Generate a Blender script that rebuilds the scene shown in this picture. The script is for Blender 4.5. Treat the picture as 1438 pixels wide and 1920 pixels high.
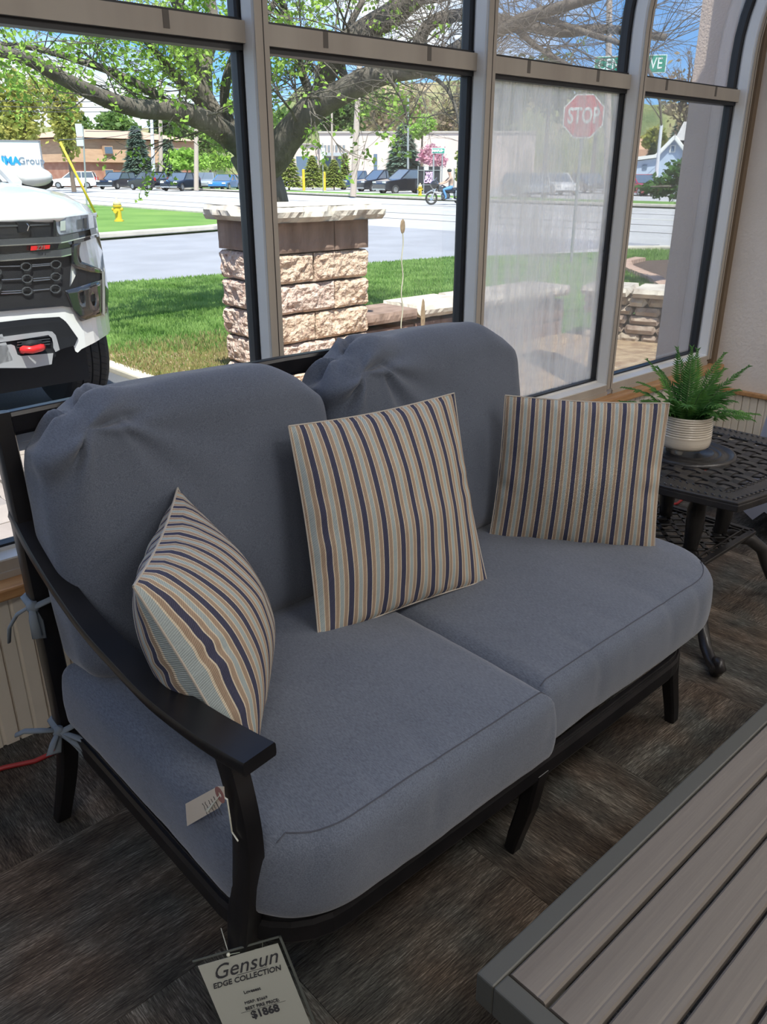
import bpy, bmesh, math, random
from mathutils import Vector, Matrix, noise
for o in list(bpy.data.objects): bpy.data.objects.remove(o)
S = bpy.context.scene
COL = S.collection
R = random.Random(7)
# ------------------------------------------------------------------ camera
F_PX, HOR, VX, EYE = 1510.0, 325.0, 2500.0, 1.45
TH = math.atan((960-HOR)/F_PX)
AZ = math.atan2(VX-719, F_PX*math.cos(TH)+(960-HOR)*math.sin(TH))
FW = Vector((math.cos(AZ)*math.cos(TH), math.sin(AZ)*math.cos(TH), -math.sin(TH)))
RT = Vector((math.sin(AZ), -math.cos(AZ), 0)); UP = RT.cross(FW)
CAM = Vector((0, 0, EYE))
cd = bpy.data.cameras.new('camera'); cam = bpy.data.objects.new('camera', cd); COL.objects.link(cam)
cd.sensor_fit = 'VERTICAL'; cd.sensor_height = 36.0; cd.lens = 36.0*F_PX/1920.0
cd.clip_start = .02; cd.clip_end = 3000
cam.matrix_world = Matrix.Translation(CAM) @ Matrix((RT, UP, -FW)).transposed().to_4x4()
S.camera = cam
def ray(px, py): return FW*F_PX + RT*(px-719) + UP*(960-py)
def gz(px, py, z=0.0): d = ray(px, py); return CAM + d*((z-EYE)/d.z)
def gy(px, py, y): d = ray(px, py); return CAM + d*(y/d.y)
def gx(px, py, x): d = ray(px, py); return CAM + d*(x/d.x)
def gd(px, py, D): d = ray(px, py); return CAM + d*(D/math.hypot(d.x, d.y))
def gw(px, py, w): return CAM + ray(px, py)*(w/F_PX)
# ------------------------------------------------------------------ colour management, sky, sun, lamps
S.view_settings.view_transform = 'Standard'; S.view_settings.look = 'None'
S.view_settings.gamma = 1; S.view_settings.use_curve_mapping = False
S.view_settings.exposure = 0.35
W = bpy.data.worlds.new('sky'); S.world = W; W.use_nodes = True
nt = W.node_tree; nt.nodes.clear()
def N(nt, t, **k):
    n = nt.nodes.new(t)
    for a, b in k.items(): setattr(n, a, b)
    return n
def ramp(nt, stops, interp='LINEAR'):
    n = N(nt, 'ShaderNodeValToRGB'); n.color_ramp.interpolation = interp
    e = n.color_ramp.elements
    while len(e) > 1: e.remove(e[-1])
    e[0].position = stops[0][0]; e[0].color = tuple(stops[0][1])+(1,)
    for p, c in stops[1:]:
        x = e.new(p); x.color = tuple(c)+(1,)
    return n
tc = N(nt, 'ShaderNodeTexCoord'); mp = N(nt, 'ShaderNodeMapping'); mp.inputs['Scale'].default_value = (1.0, 1.0, 2.6)
nt.links.new(tc.outputs['Generated'], mp.inputs['Vector'])
sep = N(nt, 'ShaderNodeSeparateXYZ'); nt.links.new(tc.outputs['Generated'], sep.inputs[0])
blue = ramp(nt, [(0.0, (.42, .66, .92)), (.12, (.16, .42, .86)), (.5, (.06, .22, .66)), (1, (.04, .15, .5))])
nt.links.new(sep.outputs['Z'], blue.inputs[0])
cn = N(nt, 'ShaderNodeTexNoise'); cn.inputs['Scale'].default_value = 3.1; cn.inputs['Detail'].default_value = 8; cn.inputs['Roughness'].default_value = .55
nt.links.new(mp.outputs[0], cn.inputs['Vector'])
cr = ramp(nt, [(0.47, (0, 0, 0)), (.60, (1, 1, 1))]); nt.links.new(cn.outputs['Fac'], cr.inputs[0])
mx = N(nt, 'ShaderNodeMixRGB'); nt.links.new(cr.outputs[0], mx.inputs[0]); nt.links.new(blue.outputs[0], mx.inputs[1]); mx.inputs[2].default_value = (.86, .89, .95, 1)
bg = N(nt, 'ShaderNodeBackground'); bg.inputs['Strength'].default_value = 1.45
nt.links.new(mx.outputs[0], bg.inputs[0]); wo = N(nt, 'ShaderNodeOutputWorld'); nt.links.new(bg.outputs[0], wo.inputs[0])
sd = bpy.data.lights.new('sun', 'SUN'); sun = bpy.data.objects.new('sun', sd); COL.objects.link(sun)
sd.energy = 7.0; sd.angle = math.radians(.55); sd.color = (1, .955, .88)
el = math.radians(61); sdir = Vector((-.50*math.cos(el)/1.0, -.866*math.cos(el), math.sin(el)))
sun.rotation_euler = sdir.to_track_quat('Z', 'Y').to_euler()
FILL_LAMPS = [(-1.2, -.6), (1.2, -.6), (3.3, -.3), (-1.2, -2.8), (1.2, -2.8), (3.3, -2.8)]
LAMP_W = 17.0
# ------------------------------------------------------------------ helpers
ORG = {}
class MB:
    def __init__(s): s.v = []; s.f = []; s.mi = []; s.uv = None; s.cur = 0
    def add(s, vs, fs, M=None):
        b = len(s.v)
        for v in vs:
            v = Vector(v); s.v.append(M @ v if M else v)
        for f in fs: s.f.append([b+i for i in f]); s.mi.append(s.cur)
    def box(s, lo, hi, M=None):
        x0, y0, z0 = lo; x1, y1, z1 = hi
        s.add([(x0,y0,z0),(x1,y0,z0),(x1,y1,z0),(x0,y1,z0),(x0,y0,z1),(x1,y0,z1),(x1,y1,z1),(x0,y1,z1)],
              [(0,3,2,1),(4,5,6,7),(0,1,5,4),(1,2,6,5),(2,3,7,6),(3,0,4,7)], M)
    def cbox(s, c, d, M=None):
        s.box([c[i]-d[i]/2 for i in range(3)], [c[i]+d[i]/2 for i in range(3)], M)
    def tube(s, pts, rad, n=8, caps=True, flat=1.0, up=None, M=None):
        pts = [Vector(p) for p in pts]; k = len(pts)
        if not hasattr(rad, '__len__'): rad = [rad]*k
        prev = None; rings = []
        for i, p in enumerate(pts):
            t = (pts[min(i+1, k-1)]-pts[max(i-1, 0)])
            if t.length < 1e-9: t = Vector((0, 0, 1))
            t.normalize()
            ref = Vector(up) if up is not None else (prev if prev is not None else (Vector((0, 0, 1)) if abs(t.z) < .9 else Vector((1, 0, 0))))
            b = t.cross(ref)
            if b.length < 1e-6: b = t.cross(Vector((.3, 1, .2)))
            b.normalize(); a = b.cross(t).normalized(); prev = a
            rings.append([p + (b*math.cos(2*math.pi*j/n) + a*math.sin(2*math.pi*j/n)*flat)*rad[i] for j in range(n)])
        vs = [q for r in rings for q in r]; fs = []
        for i in range(k-1):
            for j in range(n):
                fs.append((i*n+j, i*n+(j+1) % n, (i+1)*n+(j+1) % n, (i+1)*n+j))
        if caps: fs.append(tuple(range(n))[::-1]); fs.append(tuple((k-1)*n+j for j in range(n)))
        s.add(vs, fs, M)
    def bar(s, pts, w, h, side=(1, 0, 0), M=None, sub=1):
        """rectangular section bar; side = direction of the width"""
        pts = [Vector(p) for p in pts]; k = len(pts); vs = []
        if not hasattr(w, '__len__'): w = [w]*k
        if not hasattr(h, '__len__'): h = [h]*k
        if sub > 1:
            P2, w2, h2 = [], [], []
            for i in range(k-1):
                a0, a, c, a1 = pts[max(i-1, 0)], pts[i], pts[i+1], pts[min(i+2, k-1)]
                for q in range(sub):
                    t = q/sub; P2.append(.5*((2*a)+(c-a0)*t+(2*a0-5*a+4*c-a1)*t*t+(-a0+3*a-3*c+a1)*t**3)); w2.append(w[i]+(w[i+1]-w[i])*t); h2.append(h[i]+(h[i+1]-h[i])*t)
            pts, w, h = P2+[pts[-1]], w2+[w[-1]], h2+[h[-1]]; k = len(pts)
        for i, p in enumerate(pts):
            t = (pts[min(i+1, k-1)]-pts[max(i-1, 0)]).normalized()
            sd_ = side[i] if isinstance(side, list) else side
            u = Vector(sd_); u = (u-t*u.dot(t)).normalized(); v = t.cross(u)
            c = .18
            for a, b in ((-.5+c*h[i]/w[i]*.5,-.5),(.5-c*h[i]/w[i]*.5,-.5),(.5,-.5+c),(.5,.5-c),(.5-c*h[i]/w[i]*.5,.5),(-.5+c*h[i]/w[i]*.5,.5),(-.5,.5-c),(-.5,-.5+c)):
                vs.append(p+u*w[i]*a+v*h[i]*b)
        fs = [(i*8+j, i*8+(j+1) % 8, (i+1)*8+(j+1) % 8, (i+1)*8+j) for i in range(k-1) for j in range(8)]
        fs.append(tuple(range(8))[::-1]); fs.append(tuple((k-1)*8+j for j in range(8)))
        s.add(vs, fs, M)
    def lathe(s, prof, c=(0, 0, 0), n=24, axis='z', M=None, caps=True):
        vs = []; fs = []; k = len(prof)
        for r, z in prof:
            for j in range(n):
                a = 2*math.pi*j/n; x, y = r*math.cos(a), r*math.sin(a)
                p = (x, y, z) if axis == 'z' else ((z, x, y) if axis == 'x' else (x, z, y))
                vs.append(Vector(p)+Vector(c))
        for i in range(k-1):
            for j in range(n): fs.append((i*n+j, i*n+(j+1) % n, (i+1)*n+(j+1) % n, (i+1)*n+j))
        if caps and prof[0][0] > 1e-5: fs.append(tuple(range(n))[::-1])
        if caps and prof[-1][0] > 1e-5: fs.append(tuple((k-1)*n+j for j in range(n)))
        s.add(vs, fs, M)
    def prism(s, poly, z0, z1, M=None):
        n = len(poly); vs = [(p[0], p[1], z0) for p in poly]+[(p[0], p[1], z1) for p in poly]
        fs = [tuple(range(n))[::-1], tuple(range(n, 2*n))]+[(i, (i+1) % n, n+(i+1) % n, n+i) for i in range(n)]
        s.add(vs, fs, M)
    def blob(s, c, r, n=10, m=6, jit=0, M=None):
        vs = []; fs = []
        if not hasattr(r, '__len__'): r = (r, r, r)
        for i in range(m+1):
            ph = math.pi*i/m
            for j in range(n):
                a = 2*math.pi*j/n; k = 1+R.uniform(-jit, jit)
                vs.append((c[0]+r[0]*k*math.sin(ph)*math.cos(a), c[1]+r[1]*k*math.sin(ph)*math.sin(a), c[2]+r[2]*k*math.cos(ph)))
        for i in range(m):
            for j in range(n): fs.append((i*n+j, (i+1)*n+j, (i+1)*n+(j+1) % n, i*n+(j+1) % n))
        s.add(vs, fs, M)
    def build(s, name, mat, parent=None, smooth=False, bevel=0, merge=False):
        me = bpy.data.meshes.new(name)
        org = ORG.get(parent.name, Vector()) if parent else getattr(s, 'org', Vector())
        me.from_pydata([tuple(v-org) for v in s.v], [], s.f)
        mats = mat if isinstance(mat, (list, tuple)) else [mat]
        for m in mats: me.materials.append(m)
        if len(mats) > 1: me.polygons.foreach_set('material_index', s.mi)
        if s.uv:
            ul = me.uv_layers.new(name='UVMap')
            for l in me.loops: ul.data[l.index].uv = s.uv[l.vertex_index]
        if merge or True:
            bm = bmesh.new(); bm.from_mesh(me)
            if merge: bmesh.ops.remove_doubles(bm, verts=bm.verts, dist=1e-5)
            if len(bm.faces) < 60000: bmesh.ops.recalc_face_normals(bm, faces=bm.faces)
            bm.to_mesh(me); bm.free()
        if smooth:
            me.polygons.foreach_set('use_smooth', [True]*len(me.polygons))
            if mat is globals().get('M_IRON'): me.set_sharp_from_angle(angle=math.radians(38))
        me.update()
        o = bpy.data.objects.new(name, me); COL.objects.link(o)
        if parent: o.parent = parent
        else: o.location = org
        ORG[o.name] = org
        if bevel:
            b = o.modifiers.new('bevel', 'BEVEL'); b.width = bevel; b.segments = 2; b.limit_method = 'ANGLE'; b.angle_limit = math.radians(40)
        return o
def tag(o, label=None, cat=None, group=None, kind=None):
    if label: o['label'] = label
    if cat: o['category'] = cat
    if group: o['group'] = group
    if kind: o['kind'] = kind
    return o
def thing(name, loc, label, cat, group=None):
    o = bpy.data.objects.new(name, None); o.empty_display_size = .1; COL.objects.link(o); o.location = loc
    ORG[o.name] = Vector(loc); return tag(o, label, cat, group)
def struct(o): o['kind'] = 'structure'; return o
def piece(name, me, parent, loc, rot=(0, 0, 0), scale=(1, 1, 1)):
    o = bpy.data.objects.new(name, me); COL.objects.link(o); o.parent = parent
    o.location = Vector(loc)-ORG[parent.name]; o.rotation_euler = rot; o.scale = scale; ORG[o.name] = Vector(loc); return o
def mesh_of(mb, mat, name='piece', smooth=False):
    me = bpy.data.meshes.new(name); me.from_pydata([tuple(v) for v in mb.v], [], mb.f)
    for m in (mat if isinstance(mat, (list, tuple)) else [mat]): me.materials.append(m)
    bm = bmesh.new(); bm.from_mesh(me); bmesh.ops.recalc_face_normals(bm, faces=bm.faces); bm.to_mesh(me); bm.free()
    if smooth: me.polygons.foreach_set('use_smooth', [True]*len(me.polygons))
    return me
def text_mesh(txt, size, M, mat, name, parent, extrude=.0004, bold=0, shear=0, space=1.0, align='CENTER'):
    cu = bpy.data.curves.new('t', 'FONT'); cu.body = txt; cu.size = size; cu.extrude = extrude; cu.offset = bold; cu.shear = shear
    cu.space_character = space; cu.align_x = align; cu.align_y = 'CENTER'; cu.resolution_u = 3
    to = bpy.data.objects.new('t', cu); COL.objects.link(to)
    dg = bpy.context.evaluated_depsgraph_get(); me = bpy.data.meshes.new_from_object(to.evaluated_get(dg))
    bpy.data.objects.remove(to)
    org = ORG.get(parent.name, Vector())
    me.transform(Matrix.Translation(-org) @ M); me.materials.clear(); me.materials.append(mat)
    o = bpy.data.objects.new(name, me); COL.objects.link(o); o.parent = parent; ORG[o.name] = org
    return o
def frame_m(o, x, y):
    x = Vector(x).normalized(); y = Vector(y); y = (y-x*y.dot(x)).normalized(); z = x.cross(y)
    m = Matrix((x, y, z)).transposed().to_4x4(); m.translation = Vector(o); return m
# ------------------------------------------------------------------ materials
def mat(name, col, rough=.6, metal=0, var=None, vscale=5, bump=0, bscale=50, spec=.5, emis=None, trans=0, coat=0, stretch=(1, 1, 1), detail=4, sub=None):
    m = bpy.data.materials.new(name); m.use_nodes = True; t = m.node_tree; b = t.nodes['Principled BSDF']
    b.inputs['Base Color'].default_value = tuple(col)+(1,); b.inputs['Roughness'].default_value = rough; b.inputs['Metallic'].default_value = metal
    b.inputs['Specular IOR Level'].default_value = spec
    if coat: b.inputs['Coat Weight'].default_value = coat; b.inputs['Coat Roughness'].default_value = .08
    if trans: b.inputs['Transmission Weight'].default_value = trans
    if emis: b.inputs['Emission Color'].default_value = tuple(emis[0])+(1,); b.inputs['Emission Strength'].default_value = emis[1]
    tcn = N(t, 'ShaderNodeTexCoord'); mpn = N(t, 'ShaderNodeMapping'); mpn.inputs['Scale'].default_value = stretch
    t.links.new(tcn.outputs['Object'], mpn.inputs[0])
    if var:
        nz = N(t, 'ShaderNodeTexNoise'); nz.inputs['Scale'].default_value = vscale; nz.inputs['Detail'].default_value = detail
        t.links.new(mpn.outputs[0], nz.inputs['Vector'])
        st = var if isinstance(var[0], tuple) and isinstance(var[0][1], tuple) else None
        rp = ramp(t, st) if st else ramp(t, [(.35, tuple(col)), (.65, tuple(var))])
        t.links.new(nz.outputs['Fac'], rp.inputs[0]); t.links.new(rp.outputs[0], b.inputs['Base Color'])
    if bump:
        nb = N(t, 'ShaderNodeTexNoise'); nb.inputs['Scale'].default_value = bscale; nb.inputs['Detail'].default_value = 5
        t.links.new(mpn.outputs[0], nb.inputs['Vector'])
        bn = N(t, 'ShaderNodeBump'); bn.inputs['Strength'].default_value = 1; bn.inputs['Distance'].default_value = bump
        t.links.new(nb.outputs['Fac'], bn.inputs['Height']); t.links.new(bn.outputs[0], b.inputs['Normal'])
    return m
def leafmat(name, c1, c2, scale=3):
    m = mat(name, c1, .6, var=c2, vscale=scale, spec=.3)
    t = m.node_tree; b = t.nodes['Principled BSDF']; o = t.nodes['Material Output']
    tr = N(t, 'ShaderNodeBsdfTranslucent'); mixs = N(t, 'ShaderNodeMixShader'); mixs.inputs[0].default_value = .4
    src = b.inputs['Base Color'].links[0].from_socket; t.links.new(src, tr.inputs[0])
    t.links.new(b.outputs[0], mixs.inputs[1]); t.links.new(tr.outputs[0], mixs.inputs[2]); t.links.new(mixs.outputs[0], o.inputs[0])
    return m
def cmat(name, c, rough=.6, **k): return mat(name, c, rough, **k)
M_ALU = mat('painted_aluminium', (.74, .73, .71), .45, var=(.66, .65, .62), vscale=6, bump=.0006, bscale=60, stretch=(1, 1, .15))
M_ALU2 = mat('shaded_room_face', (.44, .395, .335), .5, var=(.37, .325, .275), vscale=8, stretch=(1, 1, .1))  # darker copy of the frame colour: shade painted on the room-side faces
M_RUB = mat('black_gasket', (.012, .013, .016), .45)
M_WOOD = mat('sill_oak', (.52, .29, .13), .45, var=(.38, .19, .075), vscale=7, stretch=(1, 9, 9), bump=.0006, bscale=40)
M_BEAD = mat('beadboard_white', (.74, .69, .60), .5, var=(.68, .62, .52), vscale=3, bump=.0008, bscale=25)
M_STUC = mat('stucco_inside', (.70, .63, .565), .8, var=(.64, .575, .51), vscale=3, bump=.0028, bscale=55)
M_STUCO = mat('stucco_outside', (.68, .55, .47), .85, var=(.63, .51, .43), vscale=4, bump=.004, bscale=90)
M_CEIL = mat('ceiling_paint', (.7, .69, .66), .9, bump=.001, bscale=40)
M_FAB = None
def fabric(name, c1, c2, sc=520):
    m = bpy.data.materials.new(name); m.use_nodes = True; t = m.node_tree; b = t.nodes['Principled BSDF']
    b.inputs['Roughness'].default_value = .88; b.inputs['Specular IOR Level'].default_value = .25
    b.inputs['Sheen Weight'].default_value = .25; b.inputs['Sheen Roughness'].default_value = .5
    tcn = N(t, 'ShaderNodeTexCoord'); 
    n1 = N(t, 'ShaderNodeTexNoise'); n1.inputs['Scale'].default_value = sc; n1.inputs['Detail'].default_value = 1
    n2 = N(t, 'ShaderNodeTexNoise'); n2.inputs['Scale'].default_value = 4
    mp_ = N(t, 'ShaderNodeMapping'); mp_.inputs['Scale'].default_value = (1, .25, 1)
    t.links.new(tcn.outputs['Object'], mp_.inputs[0]); t.links.new(mp_.outputs[0], n1.inputs['Vector']); t.links.new(tcn.outputs['Object'], n2.inputs['Vector'])
    ad = N(t, 'ShaderNodeMath', operation='MULTIPLY_ADD'); ad.inputs[1].default_value = .3; t.links.new(n2.outputs['Fac'], ad.inputs[0])
    t.links.new(n1.outputs['Fac'], ad.inputs[2])
    rp = ramp(t, [(.42, c1), (.88, c2)]); t.links.new(ad.outputs[0], rp.inputs[0]); t.links.new(rp.outputs[0], b.inputs['Base Color'])
    wv = N(t, 'ShaderNodeTexWave'); wv.inputs['Scale'].default_value = 240; wv.bands_direction = 'DIAGONAL'; t.links.new(tcn.outputs['Object'], wv.inputs['Vector'])
    mm = N(t, 'ShaderNodeMath', operation='ADD'); t.links.new(wv.outputs['Fac'], mm.inputs[0]); t.links.new(n1.outputs['Fac'], mm.inputs[1])
    bn = N(t, 'ShaderNodeBump'); bn.inputs['Distance'].default_value = .00025; bn.inputs['Strength'].default_value = .6
    t.links.new(mm.outputs[0], bn.inputs['Height']); t.links.new(bn.outputs[0], b.inputs['Normal'])
    return m
M_FAB = fabric('slate_fabric', (.070, .083, .112), (.120, .138, .178))
M_TIE = mat('tie_fabric', (.16, .19, .22), .8)
M_IRON = mat('black_frame', (.006, .006, .007), .34, var=(.011, .010, .011), vscale=12, spec=.35)
M_CAST = mat('cast_table', (.018, .017, .018), .32, var=(.028, .026, .025), vscale=20, bump=.0006, bscale=160)
M_TFRAME = mat('table_frame_grey', (.062, .062, .054), .5, bump=.0002, bscale=300)
M_TSLAT = mat('weathered_slat', (.148, .130, .112), .6, var=(.118, .102, .087), vscale=9, stretch=(.12, 3, 3), bump=.0008, bscale=40)
def stripes():
    m = bpy.data.materials.new('striped_fabric'); m.use_nodes = True; t = m.node_tree; b = t.nodes['Principled BSDF']
    b.inputs['Roughness'].default_value = .85; b.inputs['Specular IOR Level'].default_value = .2
    uv = N(t, 'ShaderNodeUVMap'); sx = N(t, 'ShaderNodeSeparateXYZ'); t.links.new(uv.outputs[0], sx.inputs[0])
    mu = N(t, 'ShaderNodeMath', operation='MULTIPLY_ADD'); mu.inputs[1].default_value = 10.8; mu.inputs[2].default_value = .2; t.links.new(sx.outputs[0], mu.inputs[0])
    fr = N(t, 'ShaderNodeMath', operation='FRACT'); t.links.new(mu.outputs[0], fr.inputs[0])
    nv, cr_, tn, bl = (.060, .062, .105), (.66, .58, .45), (.37, .275, .20), (.36, .415, .42)
    w = [(nv, 23), (cr_, 4), (tn, 15), (cr_, 3.5), (bl, 17), (cr_, 3.5), (tn, 15), (cr_, 4)]
    tot = sum(a[1] for a in w); st = []; x = 0
    for c, k in w: st.append((x/tot, c)); x += k
    rp = ramp(t, st, 'CONSTANT'); t.links.new(fr.outputs[0], rp.inputs[0])
    # twill weave
    w1 = N(t, 'ShaderNodeTexWave'); w1.bands_direction = 'DIAGONAL'; w1.inputs['Scale'].default_value = 60; w1.inputs['Distortion'].default_value = 1; t.links.new(uv.outputs[0], w1.inputs['Vector'])
    nz = N(t, 'ShaderNodeTexNoise'); nz.inputs['Scale'].default_value = 260; t.links.new(uv.outputs[0], nz.inputs['Vector'])
    a = N(t, 'ShaderNodeMath', operation='ADD'); t.links.new(w1.outputs['Fac'], a.inputs[0]); t.links.new(nz.outputs['Fac'], a.inputs[1])
    rr = ramp(t, [(.3, (.78, .78, .78)), (1, (1.0, 1.0, 1.0))]); t.links.new(a.outputs[0], rr.inputs[0])
    mxx = N(t, 'ShaderNodeMixRGB', blend_type='MULTIPLY'); mxx.inputs[0].default_value = 1; t.links.new(rp.outputs[0], mxx.inputs[1]); t.links.new(rr.outputs[0], mxx.inputs[2])
    t.links.new(mxx.outputs[0], b.inputs['Base Color'])
    bn = N(t, 'ShaderNodeBump'); bn.inputs['Distance'].default_value = .0007; t.links.new(a.outputs[0], bn.inputs['Height']); t.links.new(bn.outputs[0], b.inputs['Normal'])
    return m
M_STR = stripes()
def glass(name, tint=(.93, .96, .95), refl=.05):
    m = bpy.data.materials.new(name); m.use_nodes = True; t = m.node_tree; t.nodes.remove(t.nodes['Principled BSDF']); o = t.nodes['Material Output']
    tr = N(t, 'ShaderNodeBsdfTransparent'); tr.inputs[0].default_value = tint+(1,)
    gl = N(t, 'ShaderNodeBsdfGlossy'); gl.inputs['Roughness'].default_value = .02
    lw = N(t, 'ShaderNodeLayerWeight'); lw.inputs[0].default_value = .25
    ma = N(t, 'ShaderNodeMath', operation='MULTIPLY_ADD'); ma.inputs[1].default_value = .45; ma.inputs[2].default_value = refl*.4
    t.links.new(lw.outputs['Fresnel'], ma.inputs[0])
    mi = N(t, 'ShaderNodeMixShader'); t.links.new(ma.outputs[0], mi.inputs[0]); t.links.new(tr.outputs[0], mi.inputs[1]); t.links.new(gl.outputs[0], mi.inputs[2]); t.links.new(mi.outputs[0], o.inputs[0])
    return m
M_GLASS = glass('clear_glass')
def fogglass():
    m = glass('fogged_glass', (.95, .96, .95)); t = m.node_tree; o = t.nodes['Material Output']; base = o.inputs[0].links[0].from_socket
    tcn = N(t, 'ShaderNodeTexCoord'); mp_ = N(t, 'ShaderNodeMapping'); mp_.inputs['Scale'].default_value = (26, 1, 2.2); t.links.new(tcn.outputs['Object'], mp_.inputs[0])
    n1 = N(t, 'ShaderNodeTexNoise'); n1.inputs['Scale'].default_value = 1.6; n1.inputs['Detail'].default_value = 7; n1.inputs['Roughness'].default_value = .65; t.links.new(mp_.outputs[0], n1.inputs['Vector'])
    mp2 = N(t, 'ShaderNodeMapping'); mp2.inputs['Scale'].default_value = (1, 1, 1.2); t.links.new(tcn.outputs['Object'], mp2.inputs[0])
    n2 = N(t, 'ShaderNodeTexNoise'); n2.inputs['Scale'].default_value = 2.4; n2.inputs['Detail'].default_value = 3; t.links.new(mp2.outputs[0], n2.inputs['Vector'])
    ad = N(t, 'ShaderNodeMath', operation='ADD'); t.links.new(n1.outputs['Fac'], ad.inputs[0]); t.links.new(n2.outputs['Fac'], ad.inputs[1])
    rp = ramp(t, [(.40, (.22, .22, .22)), (.50, (.44, .44, .44)), (.62, (.70, .70, .70))]); 
    hv = N(t, 'ShaderNodeMath', operation='MULTIPLY'); hv.inputs[1].default_value = .5; t.links.new(ad.outputs[0], hv.inputs[0]); t.links.new(hv.outputs[0], rp.inputs[0])
    tl = N(t, 'ShaderNodeBsdfTranslucent'); tl.inputs[0].default_value = (.97, .92, .80, 1); df = N(t, 'ShaderNodeBsdfDiffuse'); df.inputs[0].default_value = (.85, .86, .85, 1)
    m1 = N(t, 'ShaderNodeMixShader'); m1.inputs[0].default_value = .25; t.links.new(tl.outputs[0], m1.inputs[1]); t.links.new(df.outputs[0], m1.inputs[2])
    m2 = N(t, 'ShaderNodeMixShader'); t.links.new(rp.outputs[0], m2.inputs[0]); t.links.new(base, m2.inputs[1]); t.links.new(m1.outputs[0], m2.inputs[2]); t.links.new(m2.outputs[0], o.inputs[0])
    return m
M_FOG = fogglass()
def carpet(name, axis):
    m = bpy.data.materials.new(name); m.use_nodes = True; t = m.node_tree; b = t.nodes['Principled BSDF']
    b.inputs['Roughness'].default_value = .95; b.inputs['Specular IOR Level'].default_value = .1
    ge = N(t, 'ShaderNodeNewGeometry'); mp_ = N(t, 'ShaderNodeMapping'); mp_.inputs['Scale'].default_value = (22, 330, 1) if axis == 'x' else (330, 22, 1)
    t.links.new(ge.outputs['Position'], mp_.inputs[0])
    n1 = N(t, 'ShaderNodeTexNoise'); n1.inputs['Scale'].default_value = 1; n1.inputs['Detail'].default_value = 3; n1.inputs['Roughness'].default_value = .8; t.links.new(mp_.outputs[0], n1.inputs['Vector'])
    mp3 = N(t, 'ShaderNodeMapping'); mp3.inputs['Scale'].default_value = (2, 16, 1) if axis == 'x' else (16, 2, 1); t.links.new(ge.outputs['Position'], mp3.inputs[0])
    n3 = N(t, 'ShaderNodeTexNoise'); n3.inputs['Scale'].default_value = 1; n3.inputs['Detail'].default_value = 2; t.links.new(mp3.outputs[0], n3.inputs['Vector'])
    ad = N(t, 'ShaderNodeMath', operation='MULTIPLY_ADD'); ad.inputs[1].default_value = .5; t.links.new(n3.outputs['Fac'], ad.inputs[0]); t.links.new(n1.outputs['Fac'], ad.inputs[2])
    rp = ramp(t, [(.54, (.022, .020, .019)), (.68, (.056, .051, .046)), (.82, (.105, .097, .086)), (.96, (.26, .245, .22))]); t.links.new(ad.outputs[0], rp.inputs[0])
    n2 = N(t, 'ShaderNodeTexNoise'); n2.inputs['Scale'].default_value = 5; t.links.new(ge.outputs['Position'], n2.inputs['Vector'])
    r2 = ramp(t, [(.35, (1.15, .93, .78)), (.65, (.88, .98, 1.0))]); t.links.new(n2.outputs['Fac'], r2.inputs[0])
    mm = N(t, 'ShaderNodeMixRGB', blend_type='MULTIPLY'); mm.inputs[0].default_value = .8; t.links.new(rp.outputs[0], mm.inputs[1]); t.links.new(r2.outputs[0], mm.inputs[2]); t.links.new(mm.outputs[0], b.inputs['Base Color'])
    bn = N(t, 'ShaderNodeBump'); bn.inputs['Distance'].default_value = .004; t.links.new(n1.outputs['Fac'], bn.inputs['Height']); t.links.new(bn.outputs[0], b.inputs['Normal'])
    return m
M_CARX, M_CARY = carpet('carpet_weft', 'x'), carpet('carpet_warp', 'y')
# ------------------------------------------------------------------ room shell
Y0, GY, XE = 2.05, 2.14, 4.40
MX = [-3.35, -2.39, -1.425, -.465, .4925, 1.4425, 2.385, 3.352, 4.337]
ZB, ZT, ZC = .53, 1.775, 2.75
b = MB(); b.box((-5, -5, -.12), (XE, 2.03, -.0065)); floor = struct(b.build('floor', mat('floor_base', (.03, .028, .026), .9)))
TS = .5; TX0, TY0 = .62-3*TS, -.42
tb = MB(); tb.box((-TS/2+.0006, -TS/2+.0006, -.006), (TS/2-.0006, TS/2-.0006, 0))
tmx, tmy = mesh_of(tb, M_CARX, 'carpet_tile'), mesh_of(tb, M_CARY, 'carpet_tile')
for i in range(-1, 9):
    for j in range(-2, 5):
        cx, cy = TX0+(i+.5)*TS, TY0+(j+.5)*TS
        sx = 1
        if cx+TS/2 > XE or cy+TS/2 > 2.03:
            lox, hix = cx-TS/2, min(cx+TS/2, XE); loy, hiy = cy-TS/2, min(cy+TS/2, 2.03)
            if hix-lox < .02 or hiy-loy < .02: continue
            cx, cy = (lox+hix)/2, (loy+hiy)/2; sc = ((hix-lox)/TS, (hiy-loy)/TS, 1)
        else: sc = (1, 1, 1)
        piece('carpet_tile', tmx if (i+j) % 2 else tmy, floor, (cx, cy, 0), scale=sc)
# knee wall with beadboard, oak sill
b = MB(); b.box((-5, 2.03, -.12), (XE+.2, 2.2, .44)); wall_w = struct(b.build('wall_window', M_STUCO))
pk = MB(); w_ = .085
pk.prism([(-w_/2+.001, 0), (-w_/2+.003, -.010), (-.006, -.010), (-.004, -.006), (-.0015, -.004), (.0015, -.004), (.004, -.006), (.006, -.010), (w_/2-.003, -.010), (w_/2-.001, 0)], 0, .44)
plm = mesh_of(pk, M_BEAD, 'plank')
x = XE-w_/2
while x > -1.2:
    piece('plank', plm, wall_w, (x, 2.03, 0)); x -= w_
b = MB(); b.box((-5, 1.985, .440), (XE, 2.06, .474)); struct(b.build('trim_1', M_WOOD, bevel=.006))
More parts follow.
